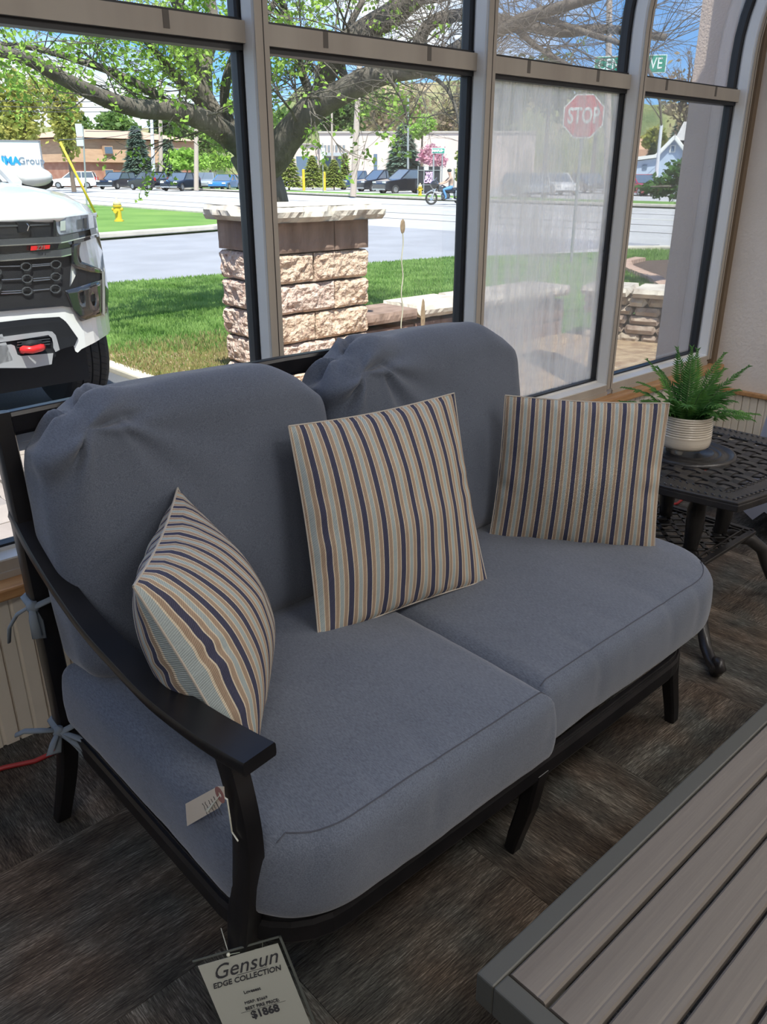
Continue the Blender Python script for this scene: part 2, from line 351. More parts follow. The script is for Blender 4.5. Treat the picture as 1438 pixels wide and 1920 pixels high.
# end wall on the right
b = MB(); b.box((XE, -5, -.12), (XE+.2, 2.2, 3.0)); wall_r = struct(b.build('wall_right', M_STUC))
y = 2.02-w_/2
pm2 = bpy.data.meshes.new('plank'); pm2 = plm.copy(); pm2.transform(Matrix.Rotation(-math.pi/2, 4, 'Z')); pm2.transform(Matrix.Scale(.325/.44, 4, (0, 0, 1)))
while y > -.6:
    piece('plank', pm2, wall_r, (XE, y, 0)); y -= w_
b = MB(); b.box((XE-.028, -5, .325), (XE, 2.03, .350)); struct(b.build('trim_2', M_WOOD, bevel=.005))
b = MB(); b.box((4.360, 2.035, .44), (XE, 2.10, 2.7)); struct(b.build('trim_3', mat('corner_shade_strip', (.17, .12, .075), .6)))  # filler strip; its dark brown paints the shade beside the last mullion
b = MB(); b.box((-5.1, -5.1, -.12), (-5, 2.2, 3.0)); struct(b.build('wall_left', M_STUC))
b = MB(); b.box((-5.1, -5.2, -.12), (XE+.2, -5.1+.1, 3.0)); struct(b.build('wall_back', M_STUC))
b = MB(); b.box((-5.1, -5.1, ZC), (XE+.2, 1.44, ZC+.15)); b.box((-5.1, 1.3, ZC+.1), (XE+.6, 1.44, 4.0)); struct(b.build('ceiling', M_CEIL))  # upper box: unseen parapet added so the roof's shadow reaches farther out
# solarium mullions, curved eave
def eave(off=0.0, r=.80):
    pts = [(Y0+.035+off, z) for z in (.50, .8, 1.2, 1.6, 1.9, 1.98)]
    cy, cz = Y0+.035-r, 1.98
    for k in range(1, 15):
        a = math.radians(78*k/14); pts.append((cy+(r+off)*math.cos(a), cz+(r+off)*math.sin(a)))
    return pts
path = eave()
pin = eave(-.0345); pin2 = eave(-.0365)
for i, mx_ in enumerate(MX):
    b = MB(); b.bar([(mx_, y, z) for y, z in path], .045, .07, side=(1, 0, 0)); b.cur = 1
    b.bar([(mx_, y+.0, z) for y, z in pin], .045, .004, side=(1, 0, 0))
    b.cur = 2; b.bar([(mx_+.004, y, z) for y, z in pin2], .0022, .003, side=(1, 0, 0))
    g2 = eave(.057); b.bar([(mx_, y, z) for y, z in g2], .066, .045, side=(1, 0, 0))
    struct(b.build('trim_%d' % (i+4), [M_ALU, M_ALU2, M_RUB]))
gpath = eave(.060)
for i in range(len(MX)-1):
    x0, x1 = MX[i]+.0225, MX[i+1]-.0225
    b = MB(); b.box((x0, Y0+.002, .472), (x1, 2.12, .525)); b.cur = 1; b.box((x0, Y0, .472), (x1, Y0+.002, .521))
    b.box((x0, Y0-.006, .472), (x1, Y0+.002, .492)); b.cur = 2; b.box((x0, 2.115, .525), (x1, 2.15, .540)); b.cur = 0; b.box((x0, 2.108, .525), (x1, 2.116, .533))
    b.cur = 1; b.box((x0, 2.095, ZT), (x1, 2.16, ZT+.053)); b.cur = 2; b.box((x0, 2.11, ZT-.016), (x1, 2.155, ZT)); b.box((x0, 2.11, ZT+.053), (x1, 2.155, ZT+.061))
    b.cur = 3
    if i >= 3:
        for q in range(2):
            xx = x0+(x1-x0)*(.26 if q == 0 else .74); b.box((xx-.009, 2.094, ZT+.012), (xx+.009, 2.0955, ZT+.053))
    wn = struct(b.build('window_%d' % (i+1), [M_ALU, M_ALU2, M_RUB, mat('tape_mark', (.13, .115, .10), .7)]))
    g = MB(); g.box((x0, GY-.003, .54), (x1, GY+.003, ZT-.01)); g.build('pane', M_FOG if i == 6 else M_GLASS, wn)
    g = MB(); vs = []; fs = []
    gp = [p for p in gpath if p[1] > 1.85]; gp = [(gp[0][0], ZT+.055)]+gp
    for (y, z) in gp: vs += [(x0, y, z), (x1, y, z)]
    for k in range(len(gp)-1): fs.append((2*k, 2*k+1, 2*k+3, 2*k+2))
    g.add(vs, fs); g.build('curved_pane', M_GLASS, wn, smooth=True)
# fill panels added to the unseen showroom ceiling to brighten the room
ML_ = mat('fill_diffuser', (.9, .9, .9), .5, emis=((1, .95, .9), 2.5)); ML_F = mat('lamp_trim', (.7, .7, .7), .4)
for k, (lx, ly) in enumerate(FILL_LAMPS):
    t = thing('fill_panel', (lx, ly, ZC), 'flat fill light panel added in the unseen showroom ceiling, '+('left', 'middle', 'right')[k % 3]+' of the row '+('nearest the windows', 'farthest from the windows')[k//3], 'added fill light', 'added ceiling fill lights')
    b = MB(); b.box((lx-.62, ly-.32, ZC-.03), (lx+.62, ly+.32, ZC-.001)); b.build('housing', ML_F, t)
    b = MB(); b.box((lx-.59, ly-.29, ZC-.036), (lx+.59, ly+.29, ZC-.0301)); b.build('diffuser', ML_, t)
    ld = bpy.data.lights.new('lamp', 'AREA'); ld.shape = 'RECTANGLE'; ld.size = 1.1; ld.size_y = .55; ld.energy = LAMP_W; ld.color = (1, .95, .90)
    lo = bpy.data.objects.new('lamp', ld); COL.objects.link(lo); lo.location = (lx, ly, ZC-.05)
# ------------------------------------------------------------------ cushions
def grid_cushion(c, h, r, M, fn, n=(36, 28, 12), rc=None):
    hx, hy, hz = h; mb = MB()
    def face(ax, sg):
        u, v = [a for a in range(3) if a != ax]; nu, nv = n[u], n[v]; vs = []
        for i in range(nu+1):
            for j in range(nv+1):
                p = [0, 0, 0]; p[ax] = sg
                a, b_ = -1+2*i/nu, -1+2*j/nv
                p[u] = math.sin(a*math.pi/2)*.45+a*.55; p[v] = math.sin(b_*math.pi/2)*.45+b_*.55
                P = Vector((p[0]*hx, p[1]*hy, p[2]*hz)); q = Vector([max(-(k-r), min(k-r, w)) for w, k in zip(P, h)])
                d = P-q
                nn = d.normalized() if d.length > 1e-9 else Vector([sg if k == ax else 0 for k in range(3)])
                Q = q+nn*r if d.length > 1e-9 else P
                if rc:
                    for (sx, sy, rr) in rc:
                        dx, dy = sx*Q.x-(hx-rr), sy*Q.y-(hy-rr)
                        if dx > 0 and dy > 0:
                            m_ = max(dx, dy); L = math.hypot(dx, dy); Q = Vector((sx*(hx-rr+dx*m_/L), sy*(hy-rr+dy*m_/L), Q.z))
                Q = fn(Q, nn)
                vs.append(M @ Q)
        fs = [(i*(nv+1)+j, (i+1)*(nv+1)+j, (i+1)*(nv+1)+j+1, i*(nv+1)+j+1) for i in range(nu) for j in range(nv)]
        mb.add(vs, fs)
    for ax in range(3):
        for sg in (-1, 1): face(ax, sg)
    return mb
def sm(x, a, b_):
    t = max(0, min(1, (x-a)/(b_-a))); return t*t*(3-2*t)
loveseat = thing('loveseat', (1.19, 1.2, 0), 'slate blue two seat patio loveseat with black metal frame and one left armrest', 'sofa')
SEAT = []
def seat_cushion(x0, x1, y0, y1, z0, z1, rcs, seed, lift):
    hx, hy, hz = (x1-x0)/2, (y1-y0)/2, (z1-z0)/2; M = Matrix.Translation(((x0+x1)/2, (y0+y1)/2, (z0+z1)/2)); r = .040
    def surf(P):
        sx, sy = (1 if P.x >= 0 else -1), (1 if P.y >= 0 else -1); rr = rcs.get((sx, sy), .016)
        dx, dy = abs(P.x)-(hx-rr), abs(P.y)-(hy-rr); x, y = P.x, P.y
        if dx > 0 and dy > 0:
            m_ = max(dx, dy); L = math.hypot(dx, dy); n_ = Vector((sx*dx/L, sy*dy/L, 0)); x, y = sx*(hx-rr+dx*m_/L), sy*(hy-rr+dy*m_/L); e = rr-m_
        elif hx-abs(P.x) < hy-abs(P.y): n_ = Vector((sx, 0, 0)); e = hx-abs(P.x)
        else: n_ = Vector((0, sy, 0)); e = hy-abs(P.y)
        a, z = -e, P.z; qa, qz = min(a, -r), max(-(hz-r), min(hz-r, z)); da, dz = a-qa, z-qz; L = math.hypot(da, dz)
        if L > 1e-9: a2, z2 = qa+da/L*r, qz+dz/L*r; N_ = (n_*da/L+Vector((0, 0, dz/L)))
        else: a2, z2 = a, z; N_ = Vector((0, 0, 1 if z > 0 else -1))
        Q = Vector((x, y, z2))+n_*(a2-a); u, v, w = Q.x/hx, Q.y/hy, Q.z/hz
        k = max(0, 1-u*u)*max(0, 1-v*v)
        if w > 0: Q.z += lift*k*w
        front = sm(-v, .55, 1)
        Q += n_*(.012*max(0, 1-w*w))*sm(1-e/.05, 0, 1)
        p = Vector((Q.x*5+seed, Q.y*5, Q.z*6))
        Q += N_*(.004*noise.noise(p)+.0010*noise.noise(p*5))
        cre = math.sin(Q.x*42+seed+3*noise.noise(p*.6))*.5+.5
        Q += N_*(-.004*(cre**6)*front*sm(w, -.9, .6)*(1 if noise.noise(Vector((Q.x*8, seed, 0))) > -.1 else .2))
        return Q, N_
    mb = MB(); n = (76, 60, 16)
    for ax in range(3):
        for sg in (-1, 1):
            u, v = [a for a in range(3) if a != ax]; h = (hx, hy, hz); vs = []
            for i in range(n[u]+1):
                for j in range(n[v]+1):
                    P = [0, 0, 0]; P[ax] = sg*h[ax]; a_, b_ = -1+2*i/n[u], -1+2*j/n[v]
                    P[u] = (math.sin(a_*math.pi/2)*.6+a_*.4)*h[u]; P[v] = (math.sin(b_*math.pi/2)*.6+b_*.4)*h[v]
                    vs.append(M @ surf(Vector(P))[0])
            mb.add(vs, [(i*(n[v]+1)+j, (i+1)*(n[v]+1)+j, (i+1)*(n[v]+1)+j+1, i*(n[v]+1)+j+1) for i in range(n[u]) for j in range(n[v])])
    o = mb.build('seat_cushion', M_FAB, loveseat, smooth=True, merge=True)
    pts = []
    for k in range(90):
        q, nn = surf(Vector((-hx+2*hx*k/89, -hy+.022, hz))); pts.append(M @ (q+nn*.0006))
    s = MB(); s.tube(pts, .0014, 5); s.build('seam', M_THREAD, o)
    return o
M_THREAD = mat('seam_thread', (.06, .065, .085), .9)
seat_cushion(.487, 1.188, .768, 1.56, .298, .480, {(-1, -1): .17}, 1.3, .022)
seat_cushion(1.190, 2.055, .796, 1.56, .298, .472, {(1, -1): .20, (1, 1): .08}, 5.1, .022)
def back_cushion(x0, x1, yb, zb, yt, zt, th, seed, folds):
    hx, hz = (x1-x0)/2, math.hypot(yt-yb, zt-zb)/2; hy = th/2; ang = math.atan2(yt-yb, zt-zb)
    M = Matrix.Translation(((x0+x1)/2, (yb+yt)/2, (zb+zt)/2)) @ Matrix.Rotation(-ang, 4, 'X')
    def fn(Q, nn):
        u, v, w = Q.x/hx, Q.y/hy, Q.z/hz; Q = Q.copy()
        k = (1-min(1, u*u))**.8*(1-min(1, w*w))**.8
        Q.y += (.022*k)*(1 if v > 0 else -1)*abs(v)
        # soft top corners
        cx = sm(abs(u), .5, 1)*sm(w, .55, 1); Q.z -= .055*cx; Q.x -= .018*cx*(1 if u > 0 else -1)
        cb = sm(abs(u), .6, 1)*sm(-w, .6, 1); Q.z += .0*cb
        Q.z += .008*math.cos(u*math.pi/2)*sm(w, .6, 1)
        p = Vector((Q.x*4+seed, Q.y*4, Q.z*4)); Q += nn*(.006*noise.noise(p)+.0008*noise.noise(p*4))
        Q += nn*(.0045*math.sin(Q.x*34+Q.z*16+seed+2.5*noise.noise(p*.7))*sm(w, .15, .9)*(1 if v < 0 else .4)*(.5+noise.noise(p*.5)))
        if v < .75:
            for (fx, fz, amp, spread, rad, a0s) in folds:
                dx, dz = Q.x-fx*hx, Q.z-fz*hz-(Q.y+hy)*.45; rr = math.hypot(dx, dz)
                if rr < rad:
                    a = math.atan2(dz, dx); fall = (1-rr/rad)**1.3*sm(rr, .0, .04)
                    for a0 in a0s:
                        da = (a-a0+math.pi) % (2*math.pi)-math.pi
                        Q += nn*(-amp*math.exp(-(da/spread)**2)*fall+.55*amp*math.exp(-((abs(da)-2.1*spread)/(1.2*spread))**2)*fall)
        return Q
    mb = grid_cushion(None, (hx, hy, hz), .075, M, fn, n=(96, 30, 90))
    return mb.build('back_cushion', M_FAB, loveseat, smooth=True, merge=True)
rad = math.radians
back_cushion(.494, 1.190, 1.492, .452, 1.582, 1.040, .215, 2.0, [(-.74, .80, .026, .13, .21, (rad(-122), rad(135), rad(10))), (-.60, .86, .008, .16, .42, (rad(-50), rad(-20)))])
back_cushion(1.194, 1.915, 1.492, .452, 1.582, 1.050, .215, 8.0, [(-.76, .78, .028, .13, .22, (rad(-125), rad(130), rad(12))), (-.62, .84, .012, .14, .46, (rad(-62), rad(-28)))])
# ------------------------------------------------------------------ loveseat frame
def fp(name, mb, **k): return mb.build(name, M_IRON, loveseat, bevel=k.get('bevel', 0), smooth=k.get('smooth', False))
def post(sx, x):
    b = MB(); b.bar([(x+sx*.034, 1.655, 0), (x+sx*.026, 1.638, .06), (x+sx*.010, 1.612, .18), (x, 1.607, .30), (x, 1.612, .45), (x, 1.625, .62), (x, 1.640, .80), (x, 1.660, 1.012)],
          [.034, .036, .04, .044, .044, .042, .040, .036], [.030, .034, .042, .048, .05, .048, .045, .04], side=(1, 0, 0), sub=3); return fp('rear_post', b, smooth=True)
post(-1, .488); post(1, 1.885)
b = MB()
rail = []
def arc(cx, cy, r, a0, a1, n=7): return [(cx+r*math.cos(rad(a0+(a1-a0)*k/n)), cy+r*math.sin(rad(a0+(a1-a0)*k/n))) for k in range(n+1)]
pl = [(.498, 1.60), (.498, 1.2)]+arc(.498+.15, .80+.15, .15, 180, 270)+[(1.0, .797), (1.4, .797)]+arc(1.875-.15, .80+.15, .15, 270, 360)+[(1.875, 1.2), (1.875, 1.60)]
b.bar([(x, y, .268) for x, y in pl], .030, .050, side=[Vector((-(pl[min(i+1, len(pl)-1)][1]-pl[max(i-1, 0)][1]), pl[min(i+1, len(pl)-1)][0]-pl[max(i-1, 0)][0], 0)) for i in range(len(pl))])
fp('seat_rail', b)
b = MB(); b.bar([(x, y, .296) for x, y in pl], .012, .010, side=[Vector((-(pl[min(i+1, len(pl)-1)][1]-pl[max(i-1, 0)][1]), pl[min(i+1, len(pl)-1)][0]-pl[max(i-1, 0)][0], 0)) for i in range(len(pl))])
fp('rail_lip', b)
b = MB()
for k in range(5): b.box((.51, .93+k*.14, .272), (1.865, .98+k*.14, .284))
b.box((.5, 1.585, .245), (1.875, 1.615, .29)); fp('seat_support', b)
b = MB(); b.bar([(.498, 1.665, .985), (.85, 1.675, .992), (1.19, 1.68, .995), (1.5, 1.675, .992), (1.875, 1.665, .985)], .030, .05, side=(0, 1, 0)); fp('back_rail', b, bevel=.002)
for k in range(9):
    x = .62+k*.142; b = MB(); b.bar([(x, 1.618, .29), (x, 1.632, .6), (x, 1.668, .97)], .035, .010, side=(1, 0, 0)); fp('back_slat', b)
# arm post and sweeping armrest
b = MB(); b.bar([(.486, .925, 0), (.489, .918, .05), (.494, .908, .14), (.498, .896, .26), (.5, .872, .38), (.5, .860, .48), (.5, .870, .56), (.5, .893, .628)], [.032, .034, .036, .038, .038, .036, .036, .036], [.030, .036, .048, .058, .054, .048, .044, .046], side=(1, 0, 0), sub=4); fp('arm_post', b, smooth=True)
b = MB()
ap = [(.486, 1.655, .800), (.486, 1.60, .760), (.487, 1.53, .722), (.489, 1.44, .683), (.492, 1.34, .652), (.497, 1.22, .632), (.497, 1.10, .628), (.502, .98, .634), (.510, .89, .640), (.518, .835, .6435)]
b.bar(ap, [.038, .040, .043, .046, .050, .055, .060, .064, .066, .066], [.030, .028, .026, .024, .022, .022, .022, .022, .024, .024], side=(1, 0, 0), sub=5); fp('armrest', b, smooth=True)
for (x, y0_, dx, dy) in ((1.187, .80, 0, .048), (1.868, .865, .030, -.024)):
    b = MB(); b.bar([(x+dx, y0_+dy, 0), (x+dx*.85, y0_+dy*.8, .05), (x+dx*.4, y0_+dy*.3, .15), (x, y0_, .262)], [.032, .034, .038, .042], [.028, .032, .036, .04], side=(1, 0, 0)); fp('leg', b, bevel=.002)
# fabric ties knotted round the rear post
def tie(pts, r, par=loveseat):
    b = MB(); b.tube(pts, r, 8, flat=.45); return b.build('tie', M_TIE, par, smooth=True)
for (z, dz) in ((.612, 0), (.300, 1)):
    yb_ = 1.625 if dz == 0 else 1.607
    tie([(.525, yb_-.02, z+.02), (.503, yb_-.045, z+.008), (.466, yb_-.04, z), (.462, yb_-.02, z-.004), (.464, yb_+.02, z), (.49, yb_+.034, z+.004), (.515, yb_+.02, z+.012)], [.009]*7)
    b = MB(); b.blob((.462, yb_-.03, z-.004), (.013, .016, .014), 10, 8, .12); b.build('knot', M_TIE, loveseat, smooth=True)
    if dz == 0:
        tie([(.462, yb_-.03, z), (.435, yb_-.01, z-.02), (.420, yb_+.01, z-.055), (.414, yb_+.012, z-.09)], [.006, .009, .008, .007])
        tie([(.460, yb_-.035, z), (.452, yb_-.055, z-.02), (.452, yb_-.06, z-.06), (.462, yb_-.055, z-.068), (.466, yb_-.045, z-.035), (.462, yb_-.035, z-.008)], [.006, .009, .011, .010, .009, .006])
    else:
        tie([(.462, yb_-.03, z), (.430, yb_-.01, z+.004), (.402, yb_+.01, z+.006), (.385, yb_+.02, z-.002)], [.006, .009, .009, .008])
        tie([(.462, yb_-.03, z), (.44, yb_-.05, z-.012), (.425, yb_-.06, z-.028), (.444, yb_-.06, z-.03), (.462, yb_-.035, z-.008)], [.005, .008, .009, .008, .005])
        tie([(.462, yb_-.035, z), (.488, yb_-.075, z-.010), (.505, yb_-.11, z-.012), (.49, yb_-.095, z-.03), (.464, yb_-.04, z-.008)], [.005, .009, .010, .008, .005])
        tie([(.464, yb_-.04, z), (.482, yb_-.075, z-.028), (.492, yb_-.10, z-.055)], [.006, .008, .007])
# ------------------------------------------------------------------ striped pillows
def pillow(name_label, c, T, pinch=.05, seed=0, n=40, shift=0.0, sag=.0):
    A, B, C_, D = [Vector(p) for p in c]     # TL TR BR BL
    nrm = ((B-A).cross(D-A)).normalized()*-1
    if nrm.dot(CAM-(A+C_)/2) < 0: nrm = -nrm
    ctr = (A+B+C_+D)/4
    mb = MB(); mb.uv = []
    idx = {}
    for side in (1, -1):
        vs = []; 
        for i in range(n+1):
            for j in range(n+1):
                u, v = i/n, j/n
                pu = u+(0.5-u)*2*pinch*math.sin(math.pi*v)*1.0; pv = v+(.5-v)*2*pinch*math.sin(math.pi*u)
                P = (A*(1-pu)+B*pu)*(1-pv)+(D*(1-pu)+C_*pu)*pv
                su, sv = max(0, math.sin(math.pi*u)), max(0, math.sin(math.pi*v))
                t = T*(su**.54)*(sv**.54)*(.86+.14*math.sin(math.pi*v*.8+.6))
                wr = noise.noise(Vector((u*4+seed, v*4, side*3.0)))*.010*su*sv
                edge = (1-su)*sv; wr2 = .006*math.sin(v*34+seed+5*noise.noise(Vector((u*3, v*3, seed))))*math.exp(-((min(u, 1-u)-.06)/.05)**2)*sv**.5*(noise.noise(Vector((v*3, seed, 1)))+.3)
                wr3 = .004*math.sin(u*30+seed)*math.exp(-((min(v, 1-v)-.05)/.04)**2)*su**.5
                P = P+nrm*side*(t+wr+wr2+wr3)
                P.z -= sag*su*(1-v)*.0
                vs.append(P); mb.uv.append((u+shift, v))
        fs = [(i*(n+1)+j, (i+1)*(n+1)+j, (i+1)*(n+1)+j+1, i*(n+1)+j+1) for i in range(n) for j in range(n)]
        mb.add(vs, fs)
    mb.org = Vector((ctr.x, ctr.y, min(p.z for p in c)))
    o = mb.build('throw_pillow', M_STR, None, smooth=True)
    tag(o, name_label, 'pillow', 'striped throw pillows on the loveseat')
    e = MB()
    def ep(u, v):
        pu = u+(0.5-u)*2*pinch*math.sin(math.pi*v); pv = v+(.5-v)*2*pinch*math.sin(math.pi*u)
        return (A*(1-pu)+B*pu)*(1-pv)+(D*(1-pu)+C_*pu)*pv
    loop = [ep(k/30, 0) for k in range(30)]+[ep(1, k/30) for k in range(30)]+[ep(1-k/30, 1) for k in range(30)]+[ep(0, 1-k/30) for k in range(31)]
    e.tube(loop, .0022, 5, caps=False); e.build('seam', mat('seam_thread_pale', (.42, .38, .33), .9), o)
    return o
def near_ray(px, py, P):
    d = ray(px, py).normalized(); return CAM+d*((Vector(P)-CAM).dot(d))
def part_stuff(o): o['kind'] = 'stuff'; return o
p2c = [near_ray(541, 799, (.985, 1.385, .945)), near_ray(851, 737, (1.43, 1.30, .945)), near_ray(912, 1088, (1.43, 1.19, .485)), near_ray(598, 1202, (.955, 1.235, .478))]
pillow('striped throw pillow in the middle, leaning on the back cushions over the seat joint', p2c, .080, .018, 1.0, shift=.02)
p3c = [near_ray(947, 741, (1.70, 1.37, .90)), near_ray(1255, 756, (1.975, 1.02, .90)), near_ray(1226, 1037, (1.955, 1.01, .465)), near_ray(916, 1017, (1.665, 1.35, .468))]
pillow('striped throw pillow standing upright at the right end beside the fern', p3c, .068, .016, 4.0, shift=.0)
p1c = [(.463, 1.075, .872), (.735, 1.425, .855), (.83, 1.315, .470), (.585, .975, .462)]
p1c = [near_ray(250, 1100, p1c[0]), near_ray(333, 915, p1c[1]), Vector(p1c[2]), near_ray(467, 1462, p1c[3])]
pillow('striped throw pillow tilted against the left armrest', p1c, .118, .03, 9.0, shift=.03)
# ------------------------------------------------------------------ tags on the loveseat
M_CARD = mat('manila_card', (.62, .53, .42), .7); M_INK = mat('ink', (.03, .03, .035), .8); M_RED = mat('reinforcement_ring', (.28, .12, .10), .7); M_STRG = mat('white_string', (.6, .6, .5), .8)
def ppoly(pts, org, X, Y, th, name, m, parent):
    """flat polygon with thickness; pts in the frame's coordinates"""
    b = MB(); b.prism(pts, 0, th, frame_m(org, X, Y)); return b.build(name, m, parent)
tx = .470; q = [gx(p[0], p[1], tx) for p in ((348, 1507), (409, 1474), (420, 1475), (421, 1497), (410, 1515), (351, 1549))]
tt = thing('price_tag', q[2], 'small cream card tag with handwriting tied to the front arm post', 'tag')
Z_ = Vector((0, 0, 1)); o_ = q[0]; Xd = (q[1]-q[0]).normalized(); Yd = (q[5]-q[0]); Yd = (Yd-Xd*Yd.dot(Xd)).normalized()
F_ = frame_m(o_, Xd, -Yd); Fi = F_.inverted(); q2 = [(Fi @ p) for p in q]
b = MB(); b.prism([(p.x, p.y) for p in q2], -.0004, .0004, F_); b.build('card', M_CARD, tt)
side_s = 1 if (F_.to_3x3() @ Vector((0, 0, 1))).dot(CAM-o_) > 0 else -1
L_ = (q2[1]-q2[0]).length; Hh = (q2[5]-q2[0]).length
b = MB(); cc = (q2[2]+q2[3])/2; cpos = (cc.x-.018, cc.y)
b.lathe([(.0045, 0), (.0135, 0), (.0135, .0006), (.0045, .0006), (.0045, 0)], (0, 0, 0), 20, caps=False, M=F_ @ Matrix.Translation((cpos[0], cpos[1], side_s*.0006))); b.build('ring', M_RED, tt)
b = MB(); rr_ = random.Random(3)
for k, xx in enumerate((.88, .80, .72, .62, .54)):     # handwritten lines run across the card
    x_ = L_*xx-.014; y = -.012; zz = side_s*.0008; amp = .0022; pts = []
    if k in (0,): b.box((x_-.001, -Hh*.8, zz-.0002), (x_+.001, -Hh*.2, zz+.0002), F_); continue
    while y > -Hh+.012:
        pts.append((x_+rr_.uniform(-amp, amp), y, zz)); y -= .0016
    b.tube([F_ @ Vector(p) for p in pts], .00045, 3)
b.build('handwriting', M_INK, tt)
b = MB(); s0 = F_ @ Vector((cpos[0], cpos[1], 0)); b.tube([s0, s0+Vector((0, -.02, .004)), Vector((.478, .868, .505)), Vector((.477, .850, .50))], .0014, 5); b.tube([s0, s0+Vector((-.004, .02, -.03)), s0+Vector((-.006, .035, -.052))], [.001, .0015, .003], 5); b.build('string', M_STRG, tt)
# printed price card in a clear sleeve, hanging from the arm post
pt = thing('price_card', (.42, .76, .19), 'printed white price card in a clear sleeve hanging from the arm post', 'sign')
TL, TR, BL = gw(371, 1811, 1.37), gw(521, 1768, 1.36), gw(398, 1965, 1.40)
X_ = (TR-TL).normalized(); Dn = (BL-TL); Dn = (Dn-X_*Dn.dot(X_)).normalized(); FM = frame_m(TL, X_, -Dn)
if (FM.to_3x3() @ Vector((0, 0, 1))).dot(CAM-TL) < 0: print('FLIP price card')
cw, ch = (TR-TL).length, .195
b = MB(); b.box((0, -ch, 0), (cw, 0, .0006), FM); b.build('paper', mat('white_paper', (.66, .60, .56), .6), pt)
b = MB(); b.box((-.005, -ch-.003, .0010), (cw+.010, .012, .0014), FM); sl = b.build('sleeve', None or M_GLASS, pt)
b = MB(); b.box((-.005, .010, .0002), (cw+.010, .013, .0020), FM); b.box((cw+.006, -ch, .0002), (cw+.010, .013, .0020), FM); b.build('sleeve_edge', mat('sleeve_edge', (.10, .11, .10), .3), pt)
def tl(txt, y, s, **k): text_mesh(txt, s, FM @ Matrix.Translation((cw*k.pop('x', .5), y, .0018)), M_INK, 'lettering', pt, **k)
tl('Gensun', -.022, .038, shear=.5, x=.52); tl('EDGE COLLECTION', -.045, .0138, shear=.25, bold=.0002); tl('Loveseat', -.072, .0085, bold=.0001); tl('MSRP: $2669', -.092, .0078); tl('BEST FIRE PRICE:', -.103, .0085, bold=.0001, x=.55); tl('$1868', -.118, .020, bold=.0006, x=.55)
b = MB(); b.box((cw*.40, -.0365, .0017), (cw*.78, -.0358, .0020), FM); b.build('underline', M_INK, pt); b = MB(); b.box((cw*.27, -.1085, .0017), (cw*.83, -.1080, .0020), FM); b.build('underline', M_INK, pt)
hook = FM @ Vector((cw*.40, .006, .002)); b = MB()
b.tube([hook, Vector((.466, .890, .195)), Vector((.468, .905, .225)), Vector((.476, .935, .24))], .0008, 4); b.tube([hook, Vector((.515, .868, .22)), Vector((.523, .875, .25)), Vector((.522, .93, .24))], .0008, 4); b.blob(hook, .0035, 8, 6); b.build('string', M_STRG, pt)
# ------------------------------------------------------------------ slatted table in the foreground
zt = .45; tx0, ty1, tx1, ty0 = .611, .478, 2.15, -.46
tab = thing('patio_table', ((tx0+tx1)/2, 0, 0), 'low grey patio table with weathered wood look slats in the near corner', 'table')
fw = .030
b = MB(); b.box((tx0, ty1-fw, zt-.055), (tx1, ty1, zt)); b.box((tx0, ty0, zt-.055), (tx1, ty0+fw, zt)); b.box((tx0, ty0+fw, zt-.055), (tx0+fw, ty1-fw, zt)); b.box((tx1-fw, ty0+fw, zt-.055), (tx1, ty1-fw, zt)); b.build('frame', M_TFRAME, tab, bevel=.003)
sp = .0645; nsl = int((ty1-ty0-2*fw)/sp)
sb = MB(); sw = sp-.006; Ls = tx1-tx0-2*fw-.006
sb.prism([(-sw/2, -.010), (-sw/2, .001), (-sw/2+.003, .004), (-sw/2+.010, .004), (-sw/2+.013, .0032), (-sw/2+.016, .004), (sw/2-.003, .004), (sw/2, .001), (sw/2, -.010)], -Ls/2, Ls/2, Matrix(((0, 0, 1, 0), (1, 0, 0, 0), (0, 1, 0, 0), (0, 0, 0, 1))))
sme = mesh_of(sb, M_TSLAT, 'slat')
for k in range(nsl): piece('slat', sme, tab, ((tx0+tx1)/2, ty1-fw-.002-sw/2-k*sp, zt-.004))
for (x, y) in ((tx0+.09, ty1-.09), (tx0+.09, ty0+.09), (tx1-.09, ty1-.09), (tx1-.09, ty0+.09)):
    b = MB(); b.bar([(x, y, 0), (x, y, zt-.05)], [.05, .06], [.05, .06], side=(1, 0, 0)); b.build('leg', M_TFRAME, tab, bevel=.003)
for xx in (tx0+.04, 1.36, tx1-.08): b = MB(); b.box((xx, ty0+.05, zt-.045), (xx+.04, ty1-.05, zt-.018)); b.build('cross_brace', M_TFRAME, tab)
# ------------------------------------------------------------------ cast end table
ET = (2.575, 1.235); ez = .56
et = thing('end_table', (ET[0], ET[1], 0), 'black cast metal end table with a woven lattice top beside the loveseat', 'table')
def bowed(hc, hm, n=12):
    cs = [(-hc, -hc), (hc, -hc), (hc, hc), (-hc, hc)]; out = []
    for k in range(4):
        a, b2 = Vector(cs[k]), Vector(cs[(k+1) % 4]); nrm2 = Vector(((b2-a).y, -(b2-a).x)).normalized()
        for i in range(n):
            t = i/n; p = a*(1-t)+b2*t+nrm2*(hm-hc)*math.sin(math.pi*t)
            out.append((ET[0]+p.x, ET[1]+p.y))
    return out
def ring_mesh(mb, o, i, z0, z1):
    n = len(o); vs = [(p[0], p[1], z1) for p in o]+[(p[0], p[1], z1) for p in i]+[(p[0], p[1], z0) for p in o]+[(p[0], p[1], z0) for p in i]
    fs = []
    for k in range(n):
        j = (k+1) % n; fs += [(k, j, n+j, n+k), (2*n+k, 3*n+k, 3*n+j, 2*n+j), (k, 2*n+k, 2*n+j, j), (n+k, n+j, 3*n+j, 3*n+k)]
    mb.add(vs, fs)
outer, inner = bowed(.332, .372), bowed(.262, .285)
